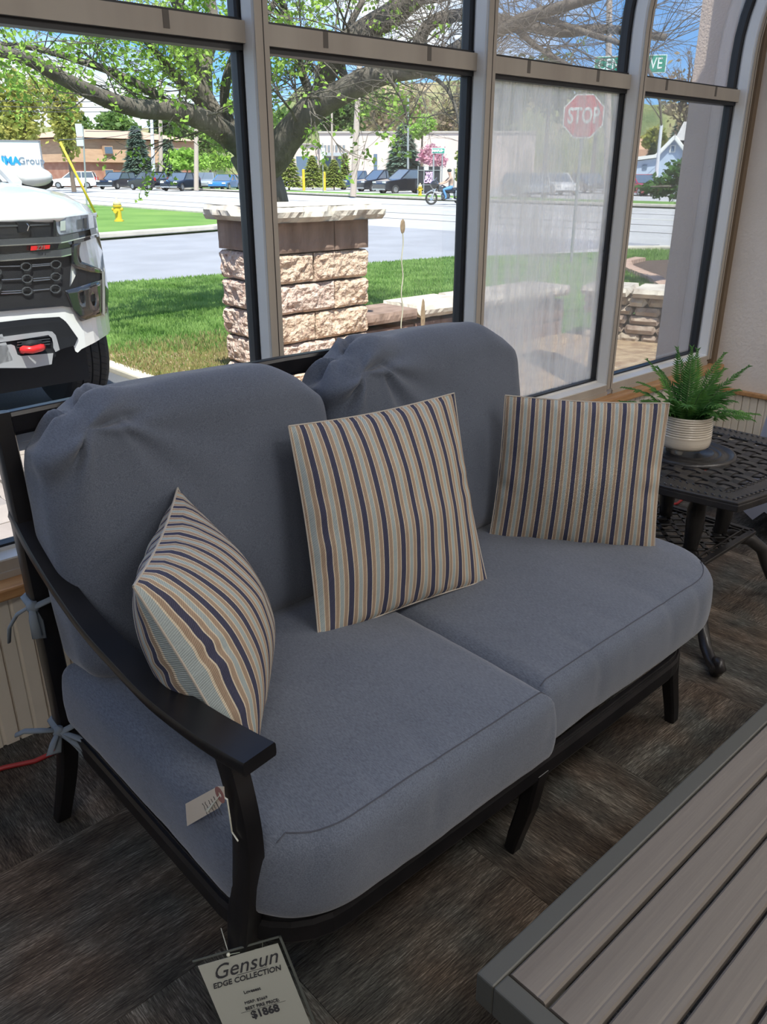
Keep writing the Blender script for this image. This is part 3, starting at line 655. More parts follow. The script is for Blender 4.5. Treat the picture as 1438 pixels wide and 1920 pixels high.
b = MB(); ring_mesh(b, outer, inner, ez-.010, ez); ring_mesh(b, bowed(.334, .374), bowed(.320, .360), ez-.030, ez-.008); b.build('rim', M_CAST, et, bevel=.003)
for ring_, r0, st in ((bowed(.312, .35, 30), .0035, 1), (bowed(.270, .294, 26), .0025, 1)):
    b = MB()
    for k, p in enumerate(ring_):
        q_ = ring_[(k+1) % len(ring_)]; d = Vector((q_[0]-p[0], q_[1]-p[1], 0)).normalized(); nn_ = Vector((d.y, -d.x, 0)); c_ = Vector((p[0], p[1], ez+.0005))
        b.tube([c_-nn_*.005-d*.005, c_+nn_*.005+d*.005], r0, 5)
    part_stuff(b.build('rope_edging', M_CAST, et, smooth=True))
b = MB(); b.lathe([(.0, ez+.001), (.075, ez+.001), (.078, ez+.005), (.084, ez+.005), (.087, ez+.001), (.10, ez+.001), (.103, ez+.004), (.108, ez+.004), (.111, ez), (.138, ez), (.142, ez+.006), (.150, ez+.006), (.154, ez-.002), (.154, ez-.010), (.0, ez-.010)], (ET[0], ET[1], 0), 48); b.build('medallion', M_CAST, et, smooth=True)
pit = .0475
for a in range(2):
    for k in range(-5, 6):
        b = MB(); off = k*pit; L = .262+.02*(1-abs(k)/6)
        segs = []; 
        n_ = 22
        for i in range(n_+1):
            s_ = -L+2*L*i/n_; wv = math.cos(math.pi*(s_/pit+k+a))*.003
            segs.append((s_, wv))
        # split the strip where the medallion is
        runs = [[]]
        for s_, wv in segs:
            if math.hypot(s_, off) < .140:
                if runs[-1]: runs.append([])
                continue
            runs[-1].append((ET[0]+(s_ if a == 0 else off), ET[1]+(off if a == 0 else s_), ez-.006+wv))
        for r_ in runs:
            if len(r_) > 1: b = MB(); b.bar(r_, .027, .006, side=((0, 1, 0) if a == 0 else (1, 0, 0))); b.build('lattice_strip', M_CAST, et)
for sx, sy in ((-1, -1), (1, -1), (1, 1), (-1, 1)):
    def L3(t, z): return (ET[0]+sx*.33*t, ET[1]+sy*.33*t, z)
    b = MB()
    b.tube([L3(.50, ez-.02), L3(.44, .50), L3(.36, .46), L3(.33, .41), L3(.34, .34), L3(.33, .28), L3(.31, .25)], [.020, .021, .025, .031, .030, .024, .024], 12)
    b.tube([L3(.30, .235), L3(.42, .245), L3(.56, .235), L3(.67, .195), L3(.72, .14), L3(.78, .085), L3(.90, .040), L3(1.04, .022), L3(1.16, .028), L3(1.20, .046), L3(1.15, .060), L3(1.10, .050)], [.024, .025, .024, .022, .020, .019, .019, .018, .018, .017, .015, .012], 12)
    b.blob(L3(.31, .245), (.034, .034, .022), 14, 8); b.blob(L3(1.13, .018), (.022, .022, .017), 12, 8)
    b.build('leg', M_CAST, et, smooth=True)
b = MB(); o4 = [(ET[0]+x*.10, ET[1]+y*.10) for x, y in ((-1, -1), (1, -1), (1, 1), (-1, 1))]
hs = .19
for sgn in (-1, 1):
    b.bar([(ET[0]-hs, ET[1]+sgn*hs, .262), (ET[0]+hs, ET[1]+sgn*hs, .262)], .022, .014, side=(0, 1, 0)); b.bar([(ET[0]+sgn*hs, ET[1]-hs, .262), (ET[0]+sgn*hs, ET[1]+hs, .262)], .022, .014, side=(1, 0, 0))
for sgn in (-1, 1):
    b.bar([(ET[0]-hs, ET[1]+sgn*(hs-.03), .264), (ET[0]+hs, ET[1]+sgn*(hs-.03), .264)], .006, .010, side=(0, 1, 0)); b.bar([(ET[0]+sgn*(hs-.03), ET[1]-hs, .264), (ET[0]+sgn*(hs-.03), ET[1]+hs, .264)], .006, .010, side=(1, 0, 0))
b.build('shelf_frame', M_CAST, et)
for k in range(-3, 4):
    for sg in (-1, 1):
        o1 = k*.075; b = MB(); a_ = max(-hs, -hs+o1); e_ = min(hs, hs+o1)
        p0 = (ET[0]+a_, ET[1]+sg*(a_-o1), .262); p1 = (ET[0]+e_, ET[1]+sg*(e_-o1), .262); b.bar([p0, p1], .014, .006, side=(sg, -1, 0)); b.build('shelf_strip', M_CAST, et)
# ------------------------------------------------------------------ potted fern
PC = gz(1279, 848, ez); PC = Vector((PC.x, PC.y, ez))
M_POT = mat('ribbed_glaze', (.64, .58, .49), .28, var=(.55, .48, .39), vscale=6, stretch=(.4, .4, 22), coat=.4)
fern = thing('potted_fern', PC+Vector((0, 0, .006)), 'artificial green fern in a ribbed cream ceramic pot on the end table', 'plant')
b = MB(); z0 = PC.z+.026; pr = []
prof = [(.0, 0), (.066, 0), (.079, .003), (.0845, .010), (.0865, .020), (.087, .036)]
z = .042; prof += [(.0865, z)]
for k in range(8):
    prof += [(.0868-k*.0003, z+.001), (.0868-k*.0003, z+.0055), (.0835-k*.0003, z+.0068), (.0835-k*.0003, z+.0078)]; z += .0080
prof += [(.083, z), (.0835, z+.004), (.081, z+.007), (.077, z+.005), (.076, z-.01), (.070, .05), (.0, .05)]
b.lathe([(r, h) for r, h in prof], (PC.x, PC.y, z0), 48); b.build('pot', M_POT, fern, smooth=True)
M_FOOT = mat('foot_glaze', (.42, .40, .37), .35)
for k in range(3):
    b = MB(); a = rad(195+k*120); b.lathe([(.0, 0), (.010, 0), (.014, .010), (.017, .030), (.0, .034)], (PC.x+.052*math.cos(a), PC.y+.052*math.sin(a), PC.z+.006), 14); b.build('foot', M_FOOT, fern, smooth=True)
ptop = z0+z
b = MB(); b.lathe([(.0, ptop-.014), (.074, ptop-.016), (.074, ptop-.03), (0, ptop-.03)], (PC.x, PC.y, 0), 24); b.build('moss', mat('moss', (.03, .045, .02), .9), fern)
M_FERN = leafmat('fern_green', (.040, .14, .034), (.14, .31, .07), 9); M_FSTEM = mat('fern_stem', (.05, .11, .03), .6)
def frond(az, L, rise, droop, wid, seed):
    rr = random.Random(seed); b = MB(); n = 16; d = Vector((math.cos(az), math.sin(az), 0)); sd_ = Vector((-d.y, d.x, 0))
    base = Vector((PC.x, PC.y, ptop-.018))+d*.025; pts = []
    p = base.copy(); ang = rise
    for i in range(n+1):
        pts.append(p.copy()); p = p+(d*math.cos(ang)+Vector((0, 0, 1))*math.sin(ang))*(L/n); ang -= droop/n*(.3+1.4*i/n)
    b.tube(pts, [.0022*(1-.7*i/n) for i in range(n+1)], 5); b.cur = 1
    m_ = 30
    for i in range(3, m_+1):
        t = i/m_; f = t*n; k = min(int(f), n-1); c_ = pts[k].lerp(pts[k+1], f-k); tn_ = (pts[min(k+1, n)]-pts[k]).normalized(); up_ = sd_.cross(tn_)*-1
        if up_.z < 0: up_ = -up_
        ll = wid*math.sin(math.pi*min(1, (.18+t*.86)))**.8*(1-.15*rr.random()) if t < .97 else wid*.25
        ll = max(ll, .006)
        for s_ in (-1, 1):
            o_d = (sd_*s_*.92+tn_*.38-up_*.15+up_*rr.uniform(-.2, .3)).normalized(); w_l = tn_*.0048
            q0 = c_; q1 = c_+o_d*ll*.45+w_l*.9-up_*.001; q2_ = c_+o_d*ll+tn_*.006-up_*.004; q3 = c_+o_d*ll*.45-w_l*.9-up_*.001; q1b = c_+o_d*ll*.12+w_l*.6; q3b = c_+o_d*ll*.12-w_l*.6; mid = c_+o_d*ll*.45+up_*.0022
            b.add([q0, q1b, q1, q2_, q3, q3b, mid], [(0, 1, 2, 6), (6, 2, 3), (6, 3, 4), (0, 6, 4, 5)])
    return b.build('frond', [M_FSTEM, M_FERN], fern)
va = math.atan2(RT.y, RT.x)       # azimuth of "to the right in the photograph"
fr_ = [(va+.05, .245, 1.05, .55, .034, 1), (va+3.05, .235, .75, .75, .036, 2), (va+2.7, .235, 1.15, .5, .034, 3), (va+1.9, .24, 1.35, .3, .036, 4), (va+1.2, .235, 1.40, .35, .036, 5),
       (va-.3, .19, .40, .9, .034, 6), (va+.6, .25, 1.2, .5, .034, 7), (va-1.2, .17, 1.0, 1.3, .036, 8), (va-2.0, .17, 1.0, 1.3, .036, 9), (va-2.7, .19, .65, 1.1, .034, 10), (va-.8, .20, .7, 1.2, .036, 11), (va+3.3, .24, .50, .5, .030, 12),
       (va+2.3, .20, 1.2, .7, .036, 13), (va+.2, .19, .9, 1.0, .036, 14), (va-1.6, .17, 1.3, .9, .036, 15), (va+1.55, .24, 1.5, .15, .034, 16), (va-.05, .215, .30, .55, .028, 17), (va-2.4, .16, 1.1, 1.2, .036, 18), (va+2.95, .20, 1.0, .9, .036, 19), (va+.4, .20, 1.25, .7, .036, 20)]
for f_ in fr_: frond(f_[0], f_[1], f_[2], f_[3], f_[4]*1.22, f_[5])
rf = random.Random(77)
for k in range(9): frond(va+rf.uniform(0, 6.28), rf.uniform(.12, .17), rf.uniform(.7, 1.3), rf.uniform(.8, 1.4), .040, 30+k)
# ------------------------------------------------------------------ red cable along the wall, pale cloth at the right edge
M_CABLE = mat('red_cable', (.36, .028, .030), .45)
b = MB(); b.tube([(.05, 1.90, .007), (.25, 1.94, .007), (.41, 1.925, .007), (.48, 1.895, .007), (.55, 1.895, .007), (.70, 1.93, .007), (1.2, 1.95, .007), (2.0, 1.96, .007), (2.7, 1.90, .007), (3.1, 1.76, .007), (3.33, 1.685, .007), (3.42, 1.66, .007), (3.7, 1.70, .007), (4.1, 1.85, .007)], .0065, 8)
tag(b.build('power_cable', M_CABLE, smooth=True), 'thin red power cable lying on the carpet along the window wall', 'cable')
M_CLOTH = mat('pale_cloth', (.36, .36, .40), .8, bump=.0006, bscale=200)
b = MB(); vs = []; nA = 26; Cc = Vector((3.62, 1.05, 0)); rows = [(.62, .30, .0), (.60, .315, .0), (.40, .335, .008), (.22, .355, .014), (.10, .365, .018)]
for (z, r_, wv) in rows:
    for k in range(nA):
        a = 2*math.pi*k/nA; rr2 = r_+wv*math.sin(a*7); vs.append(Cc+Vector((rr2*math.cos(a), rr2*math.sin(a), z+(.05*math.sin(a*7+1) if z < .15 else 0))))
fs = [tuple(range(nA))]+[(i*nA+k, i*nA+(k+1) % nA, (i+1)*nA+(k+1) % nA, (i+1)*nA+k) for i in range(len(rows)-1) for k in range(nA)]
b.add(vs, fs); b.org = Cc.copy(); cl = tag(b.build('covered_side_table', M_CLOTH, smooth=True), 'round side table under a pale grey cloth at the right edge', 'table')
b = MB(); b.lathe([(0, 0), (.14, 0), (.15, .015), (.03, .03), (.022, .59), (.0, .59)], tuple(Cc), 20); b.build('pedestal', M_IRON, cl)
# ================================================================== OUTSIDE
ZG = -.03
M_ROAD = mat('road_asphalt', (.44, .425, .42), .9, var=(.38, .37, .365), vscale=.6, bump=.003, bscale=60)
M_DRIVE = mat('drive_asphalt', (.30, .30, .325), .9, var=(.25, .25, .27), vscale=.8, bump=.003, bscale=80)
M_PAD = mat('parking_asphalt', (.13, .13, .14), .9, var=(.10, .10, .11), vscale=1.2, bump=.003, bscale=80)
M_CONC = mat('kerb_concrete', (.62, .56, .47), .9, var=(.50, .45, .38), vscale=3, bump=.002, bscale=40)
M_PAVE = mat('stamped_paving', (.36, .30, .275), .85, var=(.29, .24, .22), vscale=3, bump=.003, bscale=30)
M_SOIL = mat('mulch_soil', (.42, .31, .20), .95, var=(.26, .17, .11), vscale=9, bump=.02, bscale=30)
M_MULCH = mat('dark_mulch', (.13, .085, .06), .95, var=(.07, .045, .035), vscale=20, bump=.03, bscale=30)
def grassmat(name, c1, c2, sc):
    m = mat(name, c1, .9, var=[(.3, c1), (.55, c2), (.72, (c2[0]*1.25, c2[1]*1.12, c2[2]*1.1))], vscale=sc, bump=.03, bscale=30, spec=.1, detail=8); return m
M_LAWN = grassmat('lawn', (.075, .16, .030), (.13, .25, .05), 1.7)
M_LAWNF = grassmat('far_lawn', (.10, .20, .045), (.16, .28, .07), .4)
def slab(name, poly, z0, z1, m): b = MB(); b.prism(poly, z0, z1); return struct(b.build(name, m))
slab('road', [(-60, 2.2), (-60, 260), (400, 260), (400, -60), (-60, -60)], ZG-.30, ZG-.10, M_ROAD)
slab('drive', [(-40, 11.6), (16.5, 10.9), (18.5, 10.4), (18.5, 22.2), (13.2, 21.6), (-40, 20.4)], ZG-.12, ZG-.085, M_DRIVE)
slab('parking_pad', [(-20, 2.2), (2.75, 2.2), (2.75, 11.9), (-20, 11.9)], ZG-.12, ZG-.01, M_PAD)
LAWN = [(2.9, 5.0), (2.9, 11.55), (5.5, 11.6), (7.1, 11.45), (12.1, 10.95), (15.2, 9.6), (16.1, 9.0), (16.3, -8), (6.2, -8), (6.2, 3.6)]
slab('lawn', LAWN, ZG-.12, ZG, M_LAWN)
slab('planting_bed', [(7.4, 2.6), (7.4, 4.3)][:0]+[(2.9, 3.38), (2.9, 6.9), (3.35, 6.7), (3.9, 6.1), (4.4, 5.5), (6.0, 4.9), (8.9, 4.3), (8.9, 3.38)], ZG-.10, ZG+.012, M_SOIL)
isl = [(-40, 21.2), (9.1, 20.75), (13.0, 21.7), (15.5, 23.2), (17.2, 26.0), (17.9, 30), (18.4, 41), (19.5, 120), (-40, 120)]
slab('island_lawn', isl, ZG-.12, ZG+.02, M_LAWNF)
slab('far_verge', [(39.2, -20), (38.6, 22.9), (39.2, 38.6), (40.6, 47), (45.5, 78), (54, 128), (62, 220), (70, 220), (59, 128), (50, 78), (45.5, 47), (44.5, 22.9), (44.5, -20)], ZG-.12, ZG+.02, M_LAWNF)
slab('far_lot', [(43, -40), (43.5, 47), (48, 78), (57, 128), (66, 250), (300, 250), (300, -60)], ZG-.12, ZG-.02, M_ROAD)
def kerb(pts, w=.16, h=.10):
    b = MB(); P = [(x, y, ZG-.03+h/2) for x, y in pts]; b.bar(P, w, h, side=[Vector((-(P[min(i+1, len(P)-1)][1]-P[max(i-1, 0)][1]), P[min(i+1, len(P)-1)][0]-P[max(i-1, 0)][0], 0)) for i in range(len(P))])
    tag(b.build('kerb', M_CONC), kind='structure')
kerb([(2.82, 5.0), (2.82, 11.5)], .12, .06)
kerb([(-40, 21.1), (9.1, 20.65), (13.0, 21.6), (15.5, 23.1), (17.3, 26.0), (18.0, 30), (18.5, 41), (19.6, 120)], .35, .12)
kerb([(39.1, -20), (38.5, 22.9), (39.1, 38.6), (40.5, 47), (45.3, 78), (53.8, 128), (61.8, 220)], .5, .12)
kerb([(16.4, -8), (16.2, 9.0), (15.3, 9.7)], .3, .12)
b = MB(); b.prism([(18.6, 30), (20.0, 30), (20.2, 60), (19.0, 60)], ZG-.1, ZG-.095+.01); b.prism([(17.6, 24.5), (18.2, 24.2), (18.4, 30), (18.0, 30)], ZG-.1, ZG-.085)
struct(b.build('sidewalk', M_CONC))
M_LINE = mat('road_paint', (.62, .60, .55), .8); M_SEAM = mat('tar_seam', (.16, .155, .15), .8)
for (x, w, m) in ((22.3, .06, M_SEAM), (25.6, .09, M_SEAM), (28.6, .12, M_LINE), (28.9, .12, M_LINE), (32.4, .07, M_SEAM), (35.6, .10, M_LINE)):
    b = MB(); b.bar([(x, -20, ZG-.093), (x, 40, ZG-.093), (x+3, 80, ZG-.093), (x+11, 160, ZG-.093)], w, .01, side=(1, 0, 0)); struct(b.build('road_line', m))
# stamped paving stones next to the wall
pv = struct(slab('walk', [(-20, 2.16), (8.9, 2.16), (8.9, 3.40), (2.75, 3.40), (-20, 3.40)], ZG-.10, ZG-.012, mat('paving_joint', (.10, .085, .08), .9)))
M_PAVES = [M_PAVE, mat('stamped_paving_b', (.31, .26, .245), .85, var=(.38, .32, .29), vscale=4, bump=.003, bscale=30), mat('stamped_paving_c', (.33, .29, .285), .85, var=(.27, .23, .22), vscale=4, bump=.003, bscale=30)]
def paver(cx, cy, w, h, zt_, ms, parent, nm='paving_stone', j=.012):
    b = MB(); pts = []
    for (a, c) in ((-.5, -.5), (.1, -.5), (.5, -.5), (.5, .1), (.5, .5), (-.1, .5), (-.5, .5), (-.5, -.1)):
        pts.append((cx+a*(w-j)+R.uniform(-.018, .018)*w*2, cy+c*(h-j)+R.uniform(-.012, .012)))
    b.prism(pts, zt_-.025, zt_+R.uniform(0, .004)); return b.build(nm, R.choice(ms), parent)
for r_ in range(5):
    x = -.6+R.uniform(-.2, .2)
    while x < 8.6:
        w = R.uniform(.26, .42); paver(x+w/2, 2.30+r_*.235, w, .235, ZG+.004, M_PAVES, pv); x += w
pad2 = struct(slab('forecourt', [(-.8, 3.41), (2.72, 3.41), (2.72, 5.3), (-.8, 5.3)], ZG-.10, ZG-.006, bpy.data.materials['paving_joint']))
for r_ in range(8):
    x = -.7+R.uniform(-.2, .2)
    while x < 2.4:
        w = min(R.uniform(.26, .42), 2.72-x); paver(x+w/2, 3.53+r_*.235, w, .235, ZG+.006, M_PAVES, pad2); x += w
# outside stucco return at the right
b = MB(); b.box((4.46, 2.16, ZG-.1), (4.60, 2.26, 4.0)); b.box((4.52, 2.26, ZG-.1), (4.85, 2.47, 4.0)); struct(b.build('wall_outside', M_STUCO))
# ------------------------------------------------------------------ split-face pillar, cap and low wall
M_BLK = mat('split_block', (.56, .40, .28), .95, var=[(.30, (.22, .13, .10)), (.43, (.58, .41, .31)), (.7, (.74, .58, .45))], vscale=30, bump=.035, bscale=34, detail=8)
M_BLK2 = mat('split_block_pink', (.54, .38, .30), .95, var=[(.30, (.26, .16, .13)), (.45, (.60, .43, .36)), (.7, (.72, .59, .51))], vscale=26, bump=.035, bscale=36, detail=8)
M_BLK3 = mat('smooth_block', (.33, .225, .18), .95, var=(.20, .13, .10), vscale=9, stretch=(1, 1, .25), bump=.004, bscale=60)
M_LIME = mat('limestone_cap', (.62, .55, .47), .9, var=[(.3, (.40, .33, .28)), (.6, (.62, .56, .48))], vscale=7, bump=.012, bscale=18)
def rough(mb, lo, hi, amp, faces, n=7, seed=0, name='block', m=None, parent=None, sc=9):
    """box whose chosen faces (x-,x+,y-,y+,z-,z+) are split rough"""
    cx = [(lo[i]+hi[i])/2 for i in range(3)]; b = MB(); dims = [hi[i]-lo[i] for i in range(3)]
    def fcs(ax, sg):
        u, v = [a for a in range(3) if a != ax]; gs = .02 if sc == 9 else .03; nu = max(2, int(dims[u]/gs)); nv = max(2, int(dims[v]/gs)); nu = min(nu, 34); nv = min(nv, 34); vs = []
        for i in range(nu+1):
            for j in range(nv+1):
                p = [0, 0, 0]; p[ax] = hi[ax] if sg > 0 else lo[ax]; p[u] = lo[u]+dims[u]*i/nu; p[v] = lo[v]+dims[v]*j/nv
                P = Vector(p)
                for key, (a2, s2) in {'x-': (0, -1), 'x+': (0, 1), 'y-': (1, -1), 'y+': (1, 1), 'z-': (2, -1), 'z+': (2, 1)}.items():
                    if key in faces:
                        lim = hi[a2] if s2 > 0 else lo[a2]
                        if abs(P[a2]-lim) < 1e-6 and True:
                            e = min(1, min([min(p[q]-lo[q], hi[q]-p[q])/.022 for q in range(3) if q != a2]))
                            k = noise.noise(Vector(p)*sc+Vector((seed, 0, 0)))+.75*noise.noise(Vector(p)*sc*2.9+Vector((seed, 5, 0)))
                            P[a2] += s2*(amp*(k)*(.3+.7*e)-amp*(1-e)*.9)
                vs.append(P)
        b.add(vs, [(i*(nv+1)+j, (i+1)*(nv+1)+j, (i+1)*(nv+1)+j+1, i*(nv+1)+j+1) for i in range(nu) for j in range(nv)])
    for ax in range(3):
        for sg in (-1, 1): fcs(ax, sg)
    return b.build(name, m, parent, merge=True)
PX0, PY0 = 3.25, 4.60; PX1, PY1 = PX0+.84, PY0+.70
pil = thing('stone_pillar', ((PX0+PX1)/2, (PY0+PY1)/2, ZG), 'square split-face block pillar with a rough limestone cap outside the second window', 'pillar')
zt_ = 1.145; rowh = .202
for k in range(6):
    z1 = zt_-k*rowh; z0 = z1-rowh+.010
    if z0 < -.1: z0 = -.1
    top = k == 0; am = .006 if top else .026
    # each course: four blocks, alternately arranged
    s_ = .34 if k % 2 else .52
    ms = M_BLK3 if top else None
    b = None
    rough(b, (PX0, PY0, z0), (PX0+s_-.004, PY0+.38, z1), am, ('x-', 'y-'), seed=k*3.1, name='block', m=ms or (M_BLK if k % 2 else M_BLK2), parent=pil)
    rough(b, (PX0+s_+.004, PY0, z0), (PX1, PY0+.38, z1), am, ('x+', 'y-'), seed=k*5.7+2, name='block', m=ms or M_BLK, parent=pil)
    rough(b, (PX0, PY0+.388, z0), (PX0+s_-.004, PY1, z1), am, ('x-', 'y+'), seed=k*7.9+4, name='block', m=ms or M_BLK2, parent=pil)
    rough(b, (PX0+s_+.004, PY0+.388, z0), (PX1, PY1, z1), am, ('x+', 'y+'), seed=k*9.3+6, name='block', m=ms or M_BLK2, parent=pil)
rough(None, (PX0-.08, PY0-.11, zt_+.006), (PX1+.075, PY1+.08, zt_+.105), .036, ('x-', 'y-', 'x+', 'y+'), seed=31, name='cap_stone', m=M_LIME, parent=pil, sc=7)
lw = thing('low_block_wall', (5.6, 4.85, ZG), 'low retaining wall of brown blocks with pale flat cap stones right of the pillar', 'wall')
M_LWB = mat('brown_wall_block', (.27, .165, .12), .95, var=(.18, .10, .075), vscale=10, bump=.006, bscale=40)
x = PX1+.01; k = 0
while x < 6.4:
    L = .62+.15*((k*37) % 5)/5; 
    for r_ in range(2):
        rough(None, (x, 4.74, ZG-.05+r_*.20), (x+L-.008, 5.02, ZG-.05+r_*.20+.192), .010, ('y-', 'x+'), seed=k+r_*9, name='block', m=M_LWB, parent=lw)
    if k > 0: rough(None, (x, 4.66, .362), (x+L*1.0-.010, 5.16, .455), .030, ('y-', 'x-', 'x+'), seed=k*2.3, name='cap_stone', m=M_LIME, parent=lw, sc=8)
    else: rough(None, (x, 4.70, .362), (x+L-.01, 5.12, .440), .010, ('y-', 'x+'), seed=1, name='cap_stone', m=M_BLK3, parent=lw)
    x += L; k += 1
# ledge-stone wall seen through the right-hand window
ls_ = thing('ledgestone_wall', (6.9, 3.7, ZG), 'stacked pale ledge-stone retaining wall seen through the rightmost window', 'wall')
M_LED = [mat('ledge_%d' % i, c, .95, var=v, vscale=9, bump=.02, bscale=20) for i, (c, v) in enumerate((((.55, .46, .36), (.33, .25, .20)), ((.62, .55, .46), (.42, .34, .27)), ((.47, .38, .31), (.28, .20, .16))))]
A_, B_ = Vector((6.75, 4.55, 0)), Vector((7.35, 2.75, 0)); dd = (B_-A_).normalized(); nn2 = Vector((dd.y, -dd.x, 0))
for r_ in range(5):
    s_ = R.uniform(0, .15)
    while s_ < 1.8:
        L = R.uniform(.16, .42); h_ = .082; mm_ = MB()
        lo, hi = (s_, R.uniform(-.03, .03), ZG+r_*.084), (s_+L-.008, .34, ZG+r_*.084+h_-R.uniform(.004, .012))
        o = rough(None, lo, hi, .022, ('y-', 'x-', 'x+'), seed=r_*13+s_*7, name='ledge_stone', m=R.choice(M_LED), parent=ls_, sc=8)
        F2 = frame_m(A_, dd, Vector((dd.y, -dd.x, 0))*-1); me = o.data; me.transform(Matrix.Translation(ORG[ls_.name])); me.transform(F2); me.transform(Matrix.Translation(-ORG[ls_.name]))
        s_ += L
for k in range(4):
    o = rough(None, (k*.48, -.08, ZG+.422), (k*.48+.47, .44, ZG+.50), .03, ('y-', 'x-', 'x+', 'y+'), seed=k*3, name='cap_stone', m=M_LIME, parent=ls_, sc=7)
    me = o.data; me.transform(Matrix.Translation(ORG[ls_.name])); me.transform(F2); me.transform(Matrix.Translation(-ORG[ls_.name]))
# curved brick edging round a mulch bed
slab('mulch_bed', [(9.55, 4.1), (9.6, 4.7), (9.95, 5.25), (10.55, 5.78), (11.2, 6.3), (11.8, 6.95), (12.3, 7.45), (12.9, 7.85), (13.6, 8.0), (15, 7.4), (15, 3), (11, 3.0)], ZG-.05, ZG+.03, M_MULCH)
be = thing('brick_edging', (10.3, 5.4, ZG), 'curved single row of tan edging bricks around the mulch bed', 'edging')
bb = MB(); bb.cbox((0, 0, 0), (.10, .20, .09)); M_EDGE = mat('edging_brick', (.52, .36, .28), .9, var=(.42, .27, .2), vscale=12, bump=.004, bscale=60); bme = mesh_of(bb, M_EDGE, 'brick')
cv = [(13.6, 8.0), (12.9, 7.85), (12.3, 7.45), (11.8, 6.95), (11.2, 6.3), (10.55, 5.78), (9.95, 5.25), (9.6, 4.7), (9.5, 4.1)]
for i in range(len(cv)-1):
    a, c = Vector(cv[i]), Vector(cv[i+1]); nb_ = max(1, int((c-a).length/.115))
    for q_ in range(nb_):
        p = a.lerp(c, q_/nb_); an = math.atan2((c-a).y, (c-a).x); piece('brick', bme, be, (p.x, p.y, ZG+.045), (R.uniform(-.05, .05), 0, an+R.uniform(-.06, .06)))
# rusty garden stakes
M_RUST = mat('rusty_metal', (.22, .14, .08), .7, var=(.35, .25, .15), vscale=40)
def stake(px, ytop, yleaf, ybot, Y, label, wob):
    P0 = gy(px, ytop, Y); P1 = gy(px, yleaf, Y); base = Vector((P0.x, Y, ZG)); t = thing('garden_stake', base, label, 'garden ornament', 'leaf garden stakes')
    b = MB(); h = P0.z-P1.z; c = (P0+P1)/2
    b.blob(c, (.020*1.2, .007, h/2), 10, 10, .05); b.build('leaf', M_RUST, t)
    b = MB(); pts = [P1+Vector((0, 0, .01))]; z = P1.z; k = 0
    while z > ZG+.05: z -= .04; k += 1; pts.append(Vector((P0.x+wob*math.sin(k*1.1), Y, z)))
    pts.append(base); b.tube(pts, .0045, 5); b.build('stem', mat('stake_wire', (.5, .48, .36), .6), t)
stake(755, 411, 438, 0, 4.25, 'tall wavy garden stake with a rusty leaf, beside the pillar', .008)
stake(793, 561, 626, 0, 4.45, 'short garden stake with a larger rusty leaf by the low wall', .0)
# ------------------------------------------------------------------ grass blades
def blades(name, region, count, h, m, label, fn=None, wid=.006):
    vs = []; fs = []; rr = random.Random(11)
    k = 0
    while k < count:
        p = region(rr)
        if p is None: continue
        x, y, z = p; hh = h*rr.uniform(.5, 1.25); a = rr.uniform(0, 6.28); l = rr.uniform(0, .6)*hh; w = wid*(1+.12*math.hypot(x, y)*.6); b0 = rr.uniform(0, 6.28)
        i = len(vs); vs += [(x-math.cos(a)*w, y-math.sin(a)*w, z), (x+math.cos(a)*w, y+math.sin(a)*w, z), (x+math.cos(b0)*l, y+math.sin(b0)*l, z+hh)]; fs.append((i, i+1, i+2)); k += 1
    me = bpy.data.meshes.new(name); me.from_pydata(vs, [], fs); me.materials.append(m); o = bpy.data.objects.new(name, me); COL.objects.link(o)
    return tag(o, label, 'grass', kind='stuff')
M_GR = leafmat('grass_blade', (.15, .28, .06), (.31, .45, .14), 2.2)
def inpoly(x, y, P):
    c = False; j = len(P)-1
    for i in range(len(P)):
        if (P[i][1] > y) != (P[j][1] > y) and x < (P[j][0]-P[i][0])*(y-P[i][1])/(P[j][1]-P[i][1])+P[i][0]: c = not c
        j = i
    return c
def reg1(rr):
    D = 5.5+11*rr.random()**1.5; px = rr.uniform(190, 880); d = ray(px, 500); L = math.hypot(d.x, d.y); x, y = d.x/L*D, d.y/L*D
    if not inpoly(x, y, LAWN) or (PX0-.1 < x < PX1+.1 and PY0-.1 < y < PY1+.1) or (x > 4 and y < 5.2): return None
    dry = noise.noise(Vector((x*1.1, y*1.1, 2)))
    if y < 7.0 and x < 4.2 and rr.random() < (.92-.25*max(0, y-5.6)): return None
    if dry > .45 and rr.random() < .6: return None
    return (x, y, ZG-.005)
blades('lawn_grass', reg1, 90000, .045, M_GR, 'short green lawn grass around the pillar and behind the low wall')
def reg2(rr):
    D = 9.5+9*rr.random(); px = rr.uniform(1150, 1300); d = ray(px, 500); L = math.hypot(d.x, d.y); x, y = d.x/L*D, d.y/L*D
    if not inpoly(x, y, LAWN) or inpoly(x, y, [(9.5, 3.9), (9.6, 4.7), (9.95, 5.3), (10.55, 5.85), (11.2, 6.4), (11.8, 7.05), (12.3, 7.55), (12.9, 7.95), (13.6, 8.1), (15, 7.4), (15, 3)]) or x < 7.6 or y < 4.4: return None
    return (x, y, ZG-.005)
blades('roadside_grass', reg2, 12000, .07, M_GR, 'bright green lawn grass seen through the rightmost window')
M_DRY = leafmat('dry_grass', (.42, .34, .17), (.30, .30, .10), 5)
def reg3(rr):
    x, y = rr.uniform(2.85, 4.3), rr.uniform(4.6, 7.2)
    if (PX0-.1 < x < PX1+.1 and PY0-.1 < y < PY1+.1): return None
    if rr.random() < (y-6.0)*.7: return None
    return (x, y, ZG-.0)
blades('dry_grass', reg3, 9000, .05, M_DRY, 'yellow dry grass patch in front of the lawn beside the vehicle')
